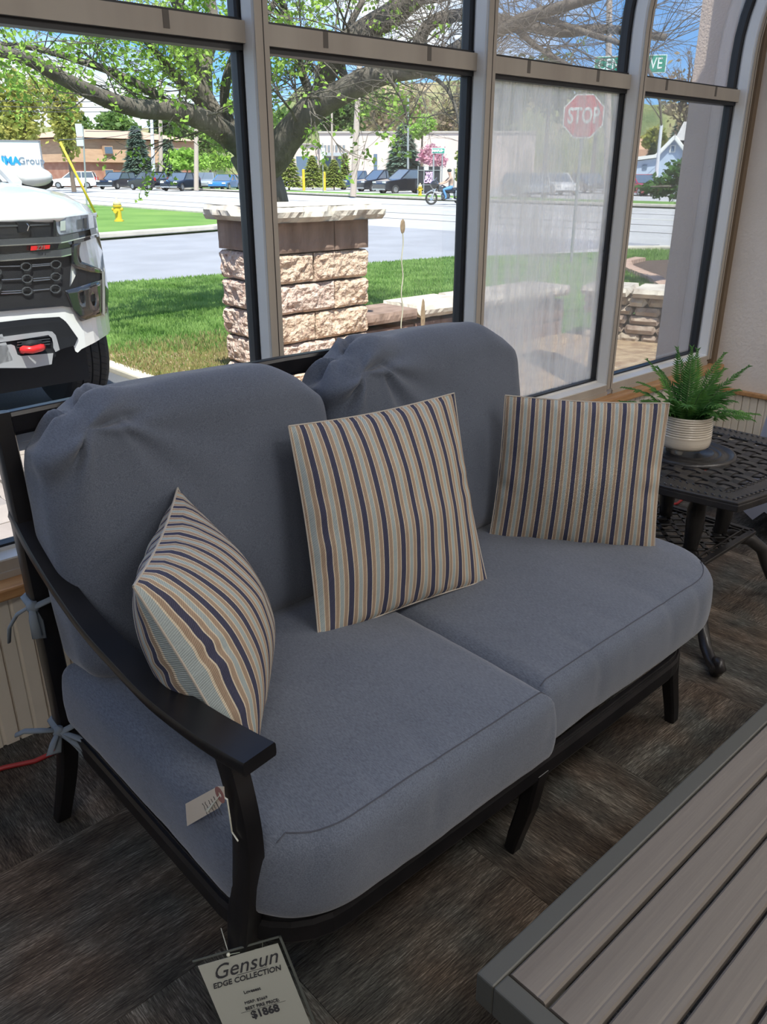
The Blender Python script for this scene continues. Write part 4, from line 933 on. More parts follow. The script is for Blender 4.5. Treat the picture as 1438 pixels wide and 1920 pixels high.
# ------------------------------------------------------------------ vehicle by the window
M_WH = mat('white_paint', (.80, .80, .79), .25, coat=.8); M_BLKG = mat('gloss_black', (.012, .014, .018), .12, coat=.6); M_BLKP = mat('black_plastic', (.014, .015, .018), .7, spec=.25)
M_CHR = mat('chrome_edge', (.75, .75, .72), .18, metal=1); M_DCH = mat('dark_chrome', (.13, .14, .15), .22, metal=.6); M_SILV = mat('silver_skid', (.55, .56, .58), .35, metal=.5)
M_HL = mat('lamp_glass', (.30, .34, .40), .08, coat=1, var=(.10, .12, .14), vscale=12); M_TIRE = mat('tyre_rubber', (.028, .028, .029), .8); M_REDP = mat('red_enamel', (.62, .02, .02), .3)
M_DGL = mat('tinted_glass', (.02, .025, .03), .06, coat=.5); M_HUB = mat('alloy', (.45, .46, .47), .3, metal=.8)
suv = thing('white_suv', (1.26, 6.5, ZG), 'large white off-road SUV parked nose to the window, black grille and red tow hook', 'car')
PLAN = [(1.26, 4.42), (1.45, 4.425), (1.62, 4.44), (1.75, 4.465), (1.85, 4.50), (1.93, 4.55), (2.0, 4.62), (2.07, 4.71), (2.13, 4.80), (2.19, 4.90), (2.24, 5.01), (2.27, 5.12), (2.29, 5.30), (2.30, 6.0)]
PLAN = [(2.52-x, y) for x, y in PLAN[:0:-1]]+PLAN
def onplan(px, py, off=0.0):
    d = ray(px, py); best = None
    for i in range(len(PLAN)-1):
        a, c = Vector(PLAN[i]), Vector(PLAN[i+1]); e = c-a; n_ = Vector((e.y, -e.x)).normalized(); a2 = a+n_*off; 
        den = d.x*e.y-d.y*e.x
        if abs(den) < 1e-9: continue
        t = (a2.x*e.y-a2.y*e.x)/den; u = ((t*d.x-a2.x)*e.x+(t*d.y-a2.y)*e.y)/e.length_squared
        if t > 0 and -.02 <= u <= 1.02 and (best is None or t < best[0]): best = (t, n_)
    if best is None: return None
    return CAM+d*best[0]
def rs(poly, n):
    L = [0]
    for i in range(len(poly)-1): L.append(L[-1]+math.hypot(poly[i+1][0]-poly[i][0], poly[i+1][1]-poly[i][1]))
    out = []
    for k in range(n+1):
        s_ = L[-1]*k/n; i = 0
        while i < len(L)-2 and L[i+1] < s_: i += 1
        f = (s_-L[i])/max(1e-9, L[i+1]-L[i]); out.append((poly[i][0]+(poly[i+1][0]-poly[i][0])*f, poly[i][1]+(poly[i+1][1]-poly[i][1])*f))
    return out
def ribbon(mb, A, Bp, off, th=.012, n=16, m=1, mirror=False):
    A, Bp = rs(A, n), rs(Bp, n); rows = []
    for (o_) in (off, off-th):
        g = []
        for k in range(n+1):
            col = []
            for j in range(m+1):
                x, y = A[k][0]+(Bp[k][0]-A[k][0])*j/m, A[k][1]+(Bp[k][1]-A[k][1])*j/m
                P = onplan(x, y, o_)
                if P is None: P = onplan(min(x, 208), y, o_) or Vector((2.29, 5.1, 1))
                col.append(P)
            g.append(col)
        rows.append(g)
    for mr in ((0, 1) if mirror else (0,)):
        vs = [(Vector((2.52-p.x, p.y, p.z)) if mr else p) for g in rows for c in g for p in c]; K = (n+1)*(m+1); I = lambda s_, k, j: s_*K+k*(m+1)+j; fs = []
        for k in range(n):
            for j in range(m): fs += [(I(0,k,j), I(0,k,j+1), I(0,k+1,j+1), I(0,k+1,j)), (I(1,k,j), I(1,k+1,j), I(1,k+1,j+1), I(1,k,j+1))]
            fs += [(I(0,k,0), I(0,k+1,0), I(1,k+1,0), I(1,k,0)), (I(0,k,m), I(1,k,m), I(1,k+1,m), I(0,k+1,m))]
        for j in range(m): fs += [(I(0,0,j), I(1,0,j), I(1,0,j+1), I(0,0,j+1)), (I(0,n,j), I(0,n,j+1), I(1,n,j+1), I(1,n,j))]
        mb.add(vs, fs)
XC = -92
def feat(name, m, A, Bp, off, th=.012, n=16, mm=1, mirror=True, parent=suv, smooth=False):
    b = MB(); ribbon(b, A, Bp, off, th, n, mm, mirror); return b.build(name, m, parent, smooth=smooth)
feat('front_fascia', M_WH, [(XC, 413), (0, 411), (110, 408), (160, 402), (179, 403)], [(XC, 610), (0, 604), (60, 597), (112, 594), (124, 603), (143, 664), (152, 655), (180, 641), (205, 625), (212, 600)], .0, .05, 40, 14)
feat('upper_grille', M_BLKG, [(XC, 413), (0, 411), (104, 408)], [(XC, 452), (0, 449), (104, 443)], .012)
feat('light_bar', M_DCH, [(XC, 424), (0, 422.5), (36, 421.5)], [(XC, 427), (0, 425.5), (36, 424.5)], .016); feat('light_bar', M_DCH, [(56, 421), (93, 419)], [(56, 424), (93, 422)], .016)
b = MB(); P = onplan(44, 426, .02); b.cbox(P, (.055, .012, .05)); b.build('emblem', M_BLKG, suv)
b = MB(); b.tube([onplan(50, 419, .03), onplan(54, 424, .03), onplan(51, 433, .03)], .003, 6); b.build('emblem_edge', M_CHR, suv)
feat('headlamp', M_HL, [(104, 411), (140, 405), (170, 402), (179, 405)], [(104, 437), (113, 440), (150, 434), (182, 427)], .018, .02, 16, 3)
feat('headlamp_bezel', M_BLKG, [(100, 409), (104, 410), (108, 438)], [(100, 443), (110, 443), (114, 441)], .022); feat('headlamp_eye', M_CHR, [(113, 415), (123, 413)], [(113, 433), (123, 432)], .022); feat('headlamp_eye', M_DCH, [(145, 412), (163, 408)], [(145, 430), (163, 427)], .022)
feat('chrome_strip', M_DCH, [(XC, 452), (0, 449), (118, 443), (180, 427)], [(XC, 463), (0, 460), (118, 454), (182, 438)], .026, .02, 24); feat('chrome_edge', M_CHR, [(XC, 463), (0, 460), (118, 454), (182, 438)], [(XC, 465), (0, 462), (118, 456), (182, 440)], .030, .02, 24)
feat('grille_band', M_BLKG, [(XC, 464), (0, 461), (118, 455), (140, 450)], [(XC, 480), (0, 477), (118, 467), (136, 463)], .012)
feat('chrome_strip', M_DCH, [(XC, 481), (0, 478), (118, 468), (134, 464)], [(XC, 490), (0, 488), (118, 480), (134, 476)], .026, .02, 24); feat('chrome_edge', M_CHR, [(XC, 490), (0, 488), (118, 480), (134, 476)], [(XC, 493), (0, 490.5), (118, 482), (134, 478)], .030, .02, 24)
feat('badge', M_REDP, [(58, 461.5), (94, 459)], [(57, 470), (93, 466.5)], .034, .02, 8, mirror=False)
bm_ = onplan(76, 465, .037); fx = (onplan(90, 464, .037)-onplan(62, 466, .037)); text_mesh('Z71', .030, frame_m(bm_, fx, (0, 0, 1)), M_CHR, 'lettering', suv, extrude=.001, bold=.0006, shear=.3)
feat('lower_grille', M_BLKP, [(XC, 492), (0, 490), (120, 482), (135, 478)], [(XC, 566), (0, 556), (60, 551), (130, 541)], .010, .012, 16, 2)
for (gx0, gy0) in ((-60, 498), (-60, 528), (-7, 510), (-7, 538), (49, 500), (51, 523), (51, 546), (105, 496), (105, 519), (104, 542), (-30, 556)):
    b = MB(); ring_ = []
    for k in range(9):
        a = rad(22.5+45*k); ring_.append(onplan(gx0+9.5*math.cos(a), gy0+7.5*math.sin(a), .022))
    b.tube(ring_, .004, 5); b.build('grille_cell', M_DCH, suv)
for (xa, ya, xb_, yb_) in ((0, 500, 38, 499), (60, 500, 94, 497), (62, 523, 94, 520), (3, 525, 40, 523), (3, 547, 40, 545), (62, 545, 93, 542), (60, 497, 95, 494), (62, 527, 94, 524), (2, 551, 40, 549)):
    b = MB(); b.tube([onplan(xa, ya, .018), onplan(xb_, yb_, .018)], .003, 5); b.build('grille_bar', M_DCH, suv)
feat('lamp_housing', M_BLKG, [(135, 458), (133, 478), (134, 495), (141, 503), (166, 509), (192, 513)], [(152, 455), (149, 466), (149, 479), (153, 490), (170, 497), (192, 506)], .018, .02, 24, 3, smooth=True); feat('lamp_top_line', M_BLKG, [(138, 451), (160, 446), (184, 438)], [(138, 458), (160, 452), (186, 443)], .016, .02, 12)  # second strip: thin gloss black line above the lamp housing
feat('black_cladding', M_BLKP, [(XC, 566), (0, 556), (130, 541), (150, 500), (191, 511)], [(XC, 591), (0, 584), (118, 574), (135, 577), (191, 560)], .014, .016, 30, 5)
feat('fog_intake', M_BLKG, [(122, 545), (150, 537), (191, 524)], [(138, 582), (152, 603), (190, 591)], .020, .02, 16, 6, smooth=True)
feat('trim_fin', mat('pale_trim', (.55, .52, .45), .4), [(191, 508), (192, 545), (192, 588)], [(196, 510), (197, 548), (197, 592)], .022, .02, 10); feat('trim_slot', M_BLKG, [(197, 512), (198, 550), (197, 588)], [(202, 516), (204, 550), (201, 586)], .016, .02, 10)
feat('lower_valance', M_BLKP, [(XC, 612), (0, 604), (60, 597), (112, 594), (124, 603), (146, 634)], [(XC, 690), (0, 686), (60, 686), (97, 680), (112, 655), (140, 648)], .006, .03, 24, 4)
feat('skid_plate', M_SILV, [(XC, 638), (0, 632), (60, 624), (96, 620), (104, 627), (108, 640), (112, 656)], [(XC, 648), (0, 642), (30, 638), (92, 628), (99, 636), (100, 652), (104, 660)], .020, .02, 24); feat('skid_plate', M_SILV, [(XC, 655), (0, 648), (26, 645), (34, 668), (100, 662)], [(XC, 692), (0, 690), (30, 690), (60, 690), (97, 683)], .024, .03, 24, 2)
for k in range(4): feat('vent_slat', M_DCH, [(32, 636+k*5), (94, 629+k*5)], [(32, 638+k*5), (94, 631+k*5)], .016, .01, 6)
b = MB(); hk = [onplan(42, 657, .02), onplan(44, 655, .06), onplan(60, 656, .085), onplan(77, 652, .06), onplan(79, 650, .02)]; b.tube(hk, .019, 8); b.build('tow_hook', M_REDP, suv, smooth=True)
b = MB(); b.tube([onplan(45, 649, .02), onplan(58, 645, .05), onplan(75, 645, .02)], .022, 8); b.build('tow_bracket', M_BLKP, suv, smooth=True)
# bonnet, fenders, cabin, wheels
def hood_rows():
    rows = []
    fr = None
    for (s_, dy, dz, w) in ((0, -.02, .0, .90), (1, .03, .045, .90), (2, .12, .085, .91), (3, .35, .115, .93), (4, .8, .145, .95), (5, 1.25, .165, .97)):
        row = []
        for k in range(15):
            u = -1+2*k/14; xx = 1.26+u*1.03*w
            yy = 4.42+.10*abs(u)**2+.42*max(0, abs(u)-.55)**1.4/.45**1.4*.9
            yy = yy*(1 if s_ < 3 else 1)+dy*(1 if s_ < 4 else 1)
            if s_ >= 4: yy = 4.42+dy+.05*abs(u)**2+.3*(abs(u)**6)*(.5 if s_ == 4 else 0)
            zz = 1.238+dz-.055*abs(u)**4*(1 if s_ else 0)+(.018*math.exp(-((abs(u)-.62)/.1)**2) if s_ > 1 else 0)
            row.append((xx, yy, zz))
        rows.append(row)
    return rows
rws = hood_rows(); b = MB(); b.add([p for r_ in rws for p in r_], [(i*15+k, i*15+k+1, (i+1)*15+k+1, (i+1)*15+k) for i in range(len(rws)-1) for k in range(14)]); hd = b.build('bonnet', M_WH, suv, smooth=True); sdm = hd.modifiers.new('solid', 'SOLIDIFY'); sdm.thickness = .03
b = MB(); prof = [(5.22, .62), (5.30, .95), (5.05, 1.10), (4.95, 1.20), (5.7, 1.36), (5.75, 1.10), (9.4, 1.15), (9.6, .9), (9.55, .45), (6.15, .40), (6.05, .75), (5.8, .95), (5.45, .95)]
side = [(5.30, .75), (5.30, 1.15), (5.5, 1.26), (5.75, 1.30), (9.5, 1.30), (9.62, 1.0), (9.55, .42), (9.0, .42), (8.95, .62), (8.75, .83), (8.4, .83), (8.2, .62), (8.15, .42), (6.12, .42), (6.05, .66), (5.85, .88), (5.45, .90)]
Mside = Matrix(((0, 0, 1, 0), (1, 0, 0, 0), (0, 1, 0, 0), (0, 0, 0, 1)))
b.prism(side, 2.16, 2.28, Mside); b.prism(side, .24, .36, Mside); b.box((.36, 5.75, .5), (2.16, 9.6, 1.30)); b.build('body', M_WH, suv, bevel=.02)
b = MB(); b.box((.5, 4.75, .30), (1.95, 9.3, .62)); b.box((.6, 4.60, .62), (1.9, 5.8, 1.15)); b.build('underbody', M_BLKP, suv)
b = MB(); c0 = [(.40, 6.02, 1.36), (2.10, 6.02, 1.36), (2.20, 9.5, 1.30), (.32, 9.5, 1.30)]; c1 = [(.52, 6.95, 1.90), (2.00, 6.95, 1.90), (2.05, 9.3, 1.90), (.47, 9.3, 1.90)]
b.add(c0+c1, [(0, 1, 5, 4), (1, 2, 6, 5), (2, 3, 7, 6), (3, 0, 4, 7), (4, 5, 6, 7), (3, 2, 1, 0)]); b.build('greenhouse', M_DGL, suv)
b = MB(); b.add([(x, y, z+.01) for x, y, z in c1]+[(x+(.03 if x < 1.26 else -.03), y, z+.05) for x, y, z in c1], [(0, 1, 5, 4), (1, 2, 6, 5), (2, 3, 7, 6), (3, 0, 4, 7), (4, 5, 6, 7), (3, 2, 1, 0)]); b.build('roof', M_WH, suv)
for sx in (-1, 1):
    X = lambda v: 1.26+sx*v
    b = MB(); b.bar([(X(.89), 5.98, 1.38), (X(.78), 6.95, 1.91)], .06, .05, side=(1, 0, 0)); b.bar([(X(.97), 7.3, 1.32), (X(.80), 7.3, 1.9)], .03, .09, side=(1, 0, 0)); b.build('roof_pillar', M_WH, suv)
    b = MB(); mp0 = Vector((X(1.18), 6.42, 1.425))
    b.blob(mp0, (.130, .085, .068), 16, 10); mi = b.build('mirror', M_WH, suv, smooth=True)
    b = MB(); b.blob(mp0+Vector((sx*.01, .03, -.035)), (.136, .07, .060), 14, 8); b.tube([mp0+Vector((-sx*.09, .02, -.06)), (X(.90), 6.5, 1.36)], .03, 8); b.build('mirror_base', M_BLKP, mi, smooth=True)
    for wy in (5.56, 8.6):
        wx = X(.885); t_ = MB(); r_ = .41
        t_.lathe([(.25, -.135), (.37, -.14), (.395, -.125), (r_, -.10), (r_, -.065), (r_-.012, -.062), (r_-.012, -.056), (r_, -.053), (r_, -.003), (r_-.012, 0), (r_-.012, .006), (r_, .009), (r_, .053), (r_-.012, .056), (r_-.012, .062), (r_, .065), (r_, .10), (.395, .125), (.37, .14), (.25, .135)], (wx, wy, ZG+.405), 40, axis='x')
        for k in range(60):
            a = 2*math.pi*k/60
            for xo in (-.085, -.03, .03, .085):
                c_ = Vector((wx+xo, wy+(r_+.001)*math.cos(a), ZG+.405+(r_+.001)*math.sin(a))); dv = Vector((.018, .008*-math.sin(a), .008*math.cos(a)))
                t_.tube([c_-dv, c_+dv], .0035, 3, caps=False)
        wh = t_.build('wheel', M_TIRE, suv, smooth=False)
        b = MB(); b.lathe([(.0, -.06), (.24, -.06), (.26, -.10), (.26, .10), (.24, .06), (.0, .06)], (wx, wy, ZG+.405), 24, axis='x'); b.build('rim', M_HUB, wh)
# ------------------------------------------------------------------ generic plants
def leafcloud(mb, c, r, n, size, rr, shell=.55, zsq=1.0, lump=0.35):
    for _ in range(n):
        u = rr.uniform(-1, 1); a = rr.uniform(0, 6.283); q = math.sqrt(1-u*u); d = Vector((q*math.cos(a), q*math.sin(a), u))
        k = 1+lump*noise.noise(d*2.2+Vector(c)*.37); rad_ = (shell+(1-shell)*rr.random())*k
        P = Vector((c[0]+d.x*r[0]*rad_, c[1]+d.y*r[1]*rad_, c[2]+d.z*r[2]*rad_))
        e1 = Vector((rr.uniform(-1, 1), rr.uniform(-1, 1), rr.uniform(-.6, .6))).normalized(); e2 = e1.cross(Vector((rr.uniform(-1, 1), rr.uniform(-1, 1), rr.uniform(-1, 1)))).normalized(); s_ = size*rr.uniform(.6, 1.3)
        mb.add([P-e1*s_, P+e2*s_*.6, P+e1*s_, P-e2*s_*.6], [(0, 1, 2, 3)])
def part_stuff(o): o['kind'] = 'stuff'; return o
def tree(px, D, ytop, ybase, wpx, m, mt, label, kind='round', n=1500, leaf=None, name='tree', group=None, seed=0, zbase=None):
    rr = random.Random(seed+int(px)); base = gd(px, 330, D); base.z = ZG if zbase is None else zbase
    top = gd(px, ytop, D).z; wm = wpx/F_PX*(D*.92); H = top-base.z; t = thing(name, base, label, 'tree' if name != 'shrub' else 'shrub', group)
    leaf = leaf or max(.06, D*.0032)
    b = MB(); b.tube([base, base+Vector((0, 0, H*.5)), base+Vector((wm*.02, 0, H*.9))], [max(.05, H*.022), H*.015, H*.004], 7); b.build('trunk', mt, t)
    f = MB()
    if kind == 'round':
        zb = gd(px, ybase, D).z; c = Vector((base.x, base.y, (top+zb)/2)); R3 = (wm/2, wm/2, (top-zb)/2)
        for _ in range(7): 
            o_ = Vector((rr.uniform(-.5, .5)*R3[0], rr.uniform(-.5, .5)*R3[1], rr.uniform(-.5, .45)*R3[2])); leafcloud(f, c+o_, [q*rr.uniform(.45, .62) for q in R3], n//7, leaf, rr, .3)
    elif kind == 'cone':
        zb = gd(px, ybase, D).z
        for k in range(n):
            h = rr.random()**1.3; tier = (math.cos(h*math.pi*2*9)*.5+.5)*.22+.78; r_ = wm/2*(1-h)**.85*tier*math.sqrt(rr.uniform(.35, 1)); a = rr.uniform(0, 6.283)
            P = Vector((base.x+r_*math.cos(a), base.y+r_*math.sin(a), zb+(top-zb)*h-.15*r_)); dv = Vector((math.cos(a), math.sin(a), -.25)); s_ = leaf*rr.uniform(.7, 1.5)
            sd_ = Vector((-math.sin(a), math.cos(a), rr.uniform(-.4, .4))); f.add([P-dv*s_, P+sd_*s_*.4, P+dv*s_*1.3, P-sd_*s_*.4], [(0, 1, 2, 3)])
    elif kind == 'bare':
        bt = MB()
        def br(p, d, L, r_, dep):
            q = p+d*L; bt.tube([p, (p+q)/2+Vector((rr.uniform(-1, 1), rr.uniform(-1, 1), rr.uniform(-1, 1)))*L*.06, q], [r_, r_*.8, r_*.6], 3, caps=False)
            if dep == 0: return
            for _ in range(3): br(p+(q-p)*rr.uniform(.5, 1), (d+Vector((rr.uniform(-.8, .8), rr.uniform(-.8, .8), rr.uniform(-.15, .6)))).normalized(), L*rr.uniform(.5, .75), r_*.6, dep-1)
        for _ in range(4): br(base+Vector((0, 0, H*rr.uniform(.2, .45))), Vector((rr.uniform(-.5, .5), rr.uniform(-.5, .5), 1)).normalized(), H*.26, max(.03, H*.012), 4)
        bt.build('branches', mt, t)
        c = Vector((base.x, base.y, base.z+H*.65)); leafcloud(f, c, (wm/2, wm/2, H*.35), n, leaf, rr, .2)
    o = f.build('foliage', m, t); part_stuff(o); return t
M_BARK = mat('tree_bark', (.17, .15, .125), .95, var=(.10, .085, .07), vscale=9, bump=.03, bscale=22, stretch=(1, 1, .4))
M_BARKF = mat('far_bark', (.16, .12, .09), .95)
L_YG = leafmat('yellow_green_leaves', (.30, .36, .07), (.48, .44, .12), .8); L_MG = leafmat('mid_green_leaves', (.085, .17, .035), (.20, .30, .08), .8); L_LIME = leafmat('lime_leaves', (.26, .46, .06), (.36, .55, .12), .8)
L_SPR = leafmat('spruce_needles', (.14, .22, .17), (.26, .34, .28), .8); L_DK = leafmat('dark_leaves', (.04, .08, .025), (.10, .15, .05), .8); L_BRN = leafmat('budding_twigs', (.34, .24, .17), (.30, .28, .12), .5); L_PINK = leafmat('pink_blossom', (.62, .28, .38), (.70, .42, .48), .9); L_HED = leafmat('cedar_green', (.26, .33, .07), (.40, .44, .12), .8)
L_FRESH = leafmat('fresh_leaves', (.22, .40, .05), (.40, .58, .11), 1.6)
# distant wooded rise, then single trees
b = MB(); vs = []; pxs = list(range(-400, 1900, 60)); rh = random.Random(5)
for px in pxs:
    D = 230; p = gd(px, 330, D); yt = 222+22*math.sin(px*.006)+(-48 if 540 < px < 1300 else 0)+rh.uniform(-6, 6); tp = gd(px, yt, D); vs += [(p.x, p.y, -3), (tp.x*1.0, tp.y, tp.z), (p.x*1.5, p.y*1.5, tp.z*.98)]
b.add(vs, [q for i in range(len(pxs)-1) for q in ((3*i, 3*i+3, 3*i+4, 3*i+1), (3*i+1, 3*i+4, 3*i+5, 3*i+2))]); struct(b.build('wooded_hill', mat('far_woods', (.20, .22, .10), .95, var=[(.3, (.08, .12, .05)), (.5, (.22, .24, .10)), (.7, (.34, .25, .17))], vscale=.12, bump=2.0, bscale=.2, detail=9), smooth=True))
far = [(-30, 95, 90, 325, 170, L_MG, 'round', 'tall mid green tree standing behind the white trailer at the far left'), (60, 88, 118, 318, 150, L_YG, 'round', 'big yellow-green maple behind the white trailer'),
       (135, 80, 135, 330, 70, L_YG, 'round', 'yellow-green tree beside the two plate road sign'), (150, 150, 205, 335, 80, L_MG, 'round', 'dull green tree left of the brick building'),
       (235, 165, 205, 265, 90, L_MG, 'round', 'soft green treetop above the brick building roof'), (310, 160, 212, 280, 80, L_DK, 'round', 'dark treetop above the right end of the brown roof'), (395, 140, 215, 300, 110, L_MG, 'round', 'green tree crown behind the rounded lime green trees'),
       (550, 145, 195, 300, 110, L_MG, 'round', 'mid green tree left of the pale commercial building'), (620, 178, 170, 260, 110, L_DK, 'round', 'dark evergreen mass above the pale commercial building'), (690, 205, 150, 265, 120, L_MG, 'round', 'olive green tree rising behind the long pale building'),
       (930, 120, 110, 270, 130, L_DK, 'round', 'dark tree crown behind the foggy pane, left side'), (1020, 150, 85, 260, 140, L_DK, 'round', 'tall dark green tree above the foggy pane'), (1110, 125, 125, 260, 100, L_MG, 'round', 'green tree crown right beside the utility pole')]
for i, (px, D, yt, yb, w, m, kd, lb) in enumerate(far): tree(px, D, yt, yb, w, m, M_BARKF, lb, kd, 2600, group='background trees', seed=i)
for i, (px, D, yt, w, lb) in enumerate(((770, 128, 150, 110, 'tall bare brownish tree behind the spruce'), (835, 150, 170, 100, 'bare reddish brown tree right of the spruce'), (720, 172, 165, 90, 'leafless brown tree above the pale building roof'), (870, 172, 140, 110, 'bare brown tree next to the second post of the window'), (1280, 96, 95, 120, 'bare budding tree behind the blue gabled house'))): tree(px, D, yt, 330, w, L_BRN, M_BARKF, lb, 'bare', 700, group='bare background trees', seed=40+i)
tree(262, 106, 238, 336, 62, L_SPR, M_BARKF, 'bluish spruce in front of the brick building', 'cone', 3800, leaf=.42); tree(318, 110, 262, 336, 50, L_SPR, M_BARKF, 'smaller bluish spruce between the utility poles', 'cone', 2800, leaf=.42)
tree(757, 84, 232, 338, 82, L_SPR, M_BARKF, 'large grey-green spruce behind the parked black vehicles', 'cone', 4500, leaf=.40)
tree(352, 100, 273, 322, 82, L_LIME, M_BARKF, 'rounded lime green tree right of the wooden pole', 'round', 2600, leaf=.24); tree(405, 112, 285, 324, 70, L_LIME, M_BARKF, 'lime green tree above the parked blue car', 'round', 2200, leaf=.24)
tree(812, 78, 268, 318, 62, L_PINK, M_BARKF, 'pink blossoming tree behind the green street sign', 'round', 1500, leaf=.16); tree(790, 80, 208, 268, 60, L_LIME, M_BARKF, 'fresh lime tree between the spruce and the pink blossom', 'round', 1200, leaf=.2)
tree(867, 74, 270, 345, 40, L_HED, M_BARKF, 'olive hedge tree beside the white plate sign', 'round', 1200, leaf=.18)
for i, (px, yt, w, lb) in enumerate(((541, 270, 56, 'tallest cedar of the hedge, at its left end'), (586, 292, 52, 'cedar of the hedge between the yellow bollards'), (626, 300, 46, 'low cedar right of the lamp post'), (647, 288, 20, 'narrow pointed cedar beside the leaning pole'), (607, 306, 34, 'small cedar behind the grey lamp post'))):
    tree(px, (84, 90, 84, 92, 98)[i], yt, 347, w, L_HED, M_BARKF, lb, 'cone', 1500, leaf=.24, name='shrub', group='cedar hedge', seed=70+i)
tree(780, 72, 322, 352, 13, L_HED, M_BARKF, 'small cone shrub left of the black fence', 'cone', 400, leaf=.12, name='shrub')
tree(1222, 100, 225, 290, 50, L_YG, M_BARKF, 'bright yellow tree left of the blue gabled house', 'round', 1400, leaf=.3); tree(1262, 104, 228, 290, 44, L_SPR, M_BARKF, 'dark evergreen behind the ridge of the blue house', 'cone', 1500, leaf=.35); tree(1218, 90, 268, 305, 26, L_DK, M_BARKF, 'small dark evergreen in front of the tan roof', 'cone', 700, leaf=.22)
# ------------------------------------------------------------------ buildings
def vframe(x0, x1, D, twist=0):
    a, c = gd(x0, 330, D), gd(x1, 330, D*(1+twist)); a.z = c.z = ZG; X = (c-a); L = X.length; X.normalize(); Y = Vector((-X.y, X.x, 0))
    if Y.dot(Vector((a.x, a.y, 0))) < 0: Y = -Y
    M = Matrix((X, Y, Vector((0, 0, 1)))).transposed().to_4x4(); M.translation = a; return M, L
M_BRICK = mat('far_brick', (.34, .15, .10), .9, var=(.42, .22, .15), vscale=1.5); M_SHIN = mat('tan_shingle', (.50, .32, .20), .9, var=(.42, .26, .16), vscale=1.0, stretch=(1, 1, 6)); M_ROOF = mat('brown_roof', (.52, .34, .24), .9); M_WIN = mat('far_window', (.12, .17, .24), .15); M_WTR = mat('white_trim', (.75, .74, .70), .6)
Mx, L = vframe(140, 372, 112, .10); H = gd(250, 258, 112).z-ZG; bl = thing('brick_building', Mx.translation, 'two storey brick building with a tan shingled mansard front and brown roof', 'building')
b = MB(); b.box((0, 0, 0), (L, 14, H*.52), Mx); b.build('wall', M_BRICK, bl)
b = MB(); b.add([(-.3, -.4, H*.50), (L+.3, -.4, H*.50), (L+.3, 14, H*.50), (-.3, 14, H*.50), (.1, .2, H*.98), (L-.1, .2, H*.98), (L-.1, 13, H*.98), (.1, 13, H*.98)], [(0, 1, 5, 4), (1, 2, 6, 5), (2, 3, 7, 6), (3, 0, 4, 7), (4, 5, 6, 7), (3, 2, 1, 0)], Mx); b.build('mansard', M_SHIN, bl)
b = MB(); b.add([(-.8, -.6, H), (L+.8, -.6, H), (L+.8, 14, H), (-.8, 14, H), (4, 6, H*1.22), (L-4, 6, H*1.22)], [(0, 1, 5, 4), (1, 2, 5), (2, 3, 4, 5), (3, 0, 4), (3, 2, 1, 0)], Mx); b.build('roof', M_ROOF, bl)
for k in range(3):
    for (z, hh) in ((.66, .18), (.16, .20)):
        x = L*(.22+.27*k); b = MB(); b.box((x, -.5 if z > .5 else -.06, H*z), (x+1.3, .1, H*(z+hh)), Mx); f = b.build('window_frame', M_SHIN, bl); b = MB(); b.box((x+.12, -.56 if z > .5 else -.12, H*z+.12), (x+1.18, .0, H*(z+hh)-.12), Mx); b.build('pane', M_WIN, f)
M_PALE = mat('pale_wall', (.68, .56, .50), .9, var=(.64, .52, .46), vscale=.3)
Mx, L = vframe(548, 1000, 100, .0); H = gd(700, 250, 100).z-ZG; bl = thing('commercial_building', Mx.translation, 'long pale pink flat roofed commercial building across the road', 'building')
b = MB(); b.box((3.2, 0, 0), (L, 16, H), Mx); b.box((0, 1, 0), (3.4, 14, H*.80), Mx); b.build('wall', M_PALE, bl)
b = MB(); b.box((3.1, -.15, H), (L+.1, 16, H+.18), Mx); b.box((-.1, .8, H*.80), (3.1, 14, H*.82), Mx); b.build('coping', mat('coping', (.45, .40, .36), .7), bl)
b = MB(); b.box((3.4, -1.1, H*.58), (6.4, -.02, H*.64), Mx); b.build('canopy', mat('canopy_grey', (.4, .42, .44), .7), bl)
b = MB(); [b.box((3.3+k*.42, -.12, H*.68), (3.3+k*.42+.26, -.01, H*.78), Mx) for k in range(7)]; b.build('sign_letters', mat('letter_grey', (.22, .24, .26), .6), bl)['kind'] = 'stuff'
for (x0, x1, z0, z1) in ((.4, 2.8, .22, .58), (3.7, 4.7, .22, .56), (5.0, 6.2, .22, .56), (9.3, 9.7, .05, .62)):
    b = MB(); b.box((x0, -.06 if x0 > 3 else .94, H*z0), (x1, .1 if x0 > 3 else 1.1, H*z1), Mx); b.build('window', M_WIN, bl)
M_BLUE = mat('blue_siding', (.42, .50, .62), .8, var=(.47, .55, .66), vscale=6, stretch=(.05, .05, 8)); M_GROOF = mat('grey_shingles', (.42, .40, .39), .9)
Mx, L = vframe(1228, 1284, 74, .0); hz = lambda y: gd(1256, y, 74).z-ZG; bl = thing('gabled_house', Mx.translation, 'pale blue gabled house with white trim behind the dark shrub', 'building')
b = MB(); b.add([(0, 0, 0), (L, 0, 0), (L, 9, 0), (0, 9, 0), (0, 0, hz(292)), (L, 0, hz(292)), (L, 9, hz(292)), (0, 9, hz(292)), (L*.5, 0, hz(258)), (L*.5, 9, hz(258))], [(0, 1, 5, 8, 4), (2, 3, 7, 9, 6), (0, 4, 7, 3), (1, 2, 6, 5), (3, 2, 1, 0)], Mx); b.build('wall', M_BLUE, bl)
b = MB(); e = .35
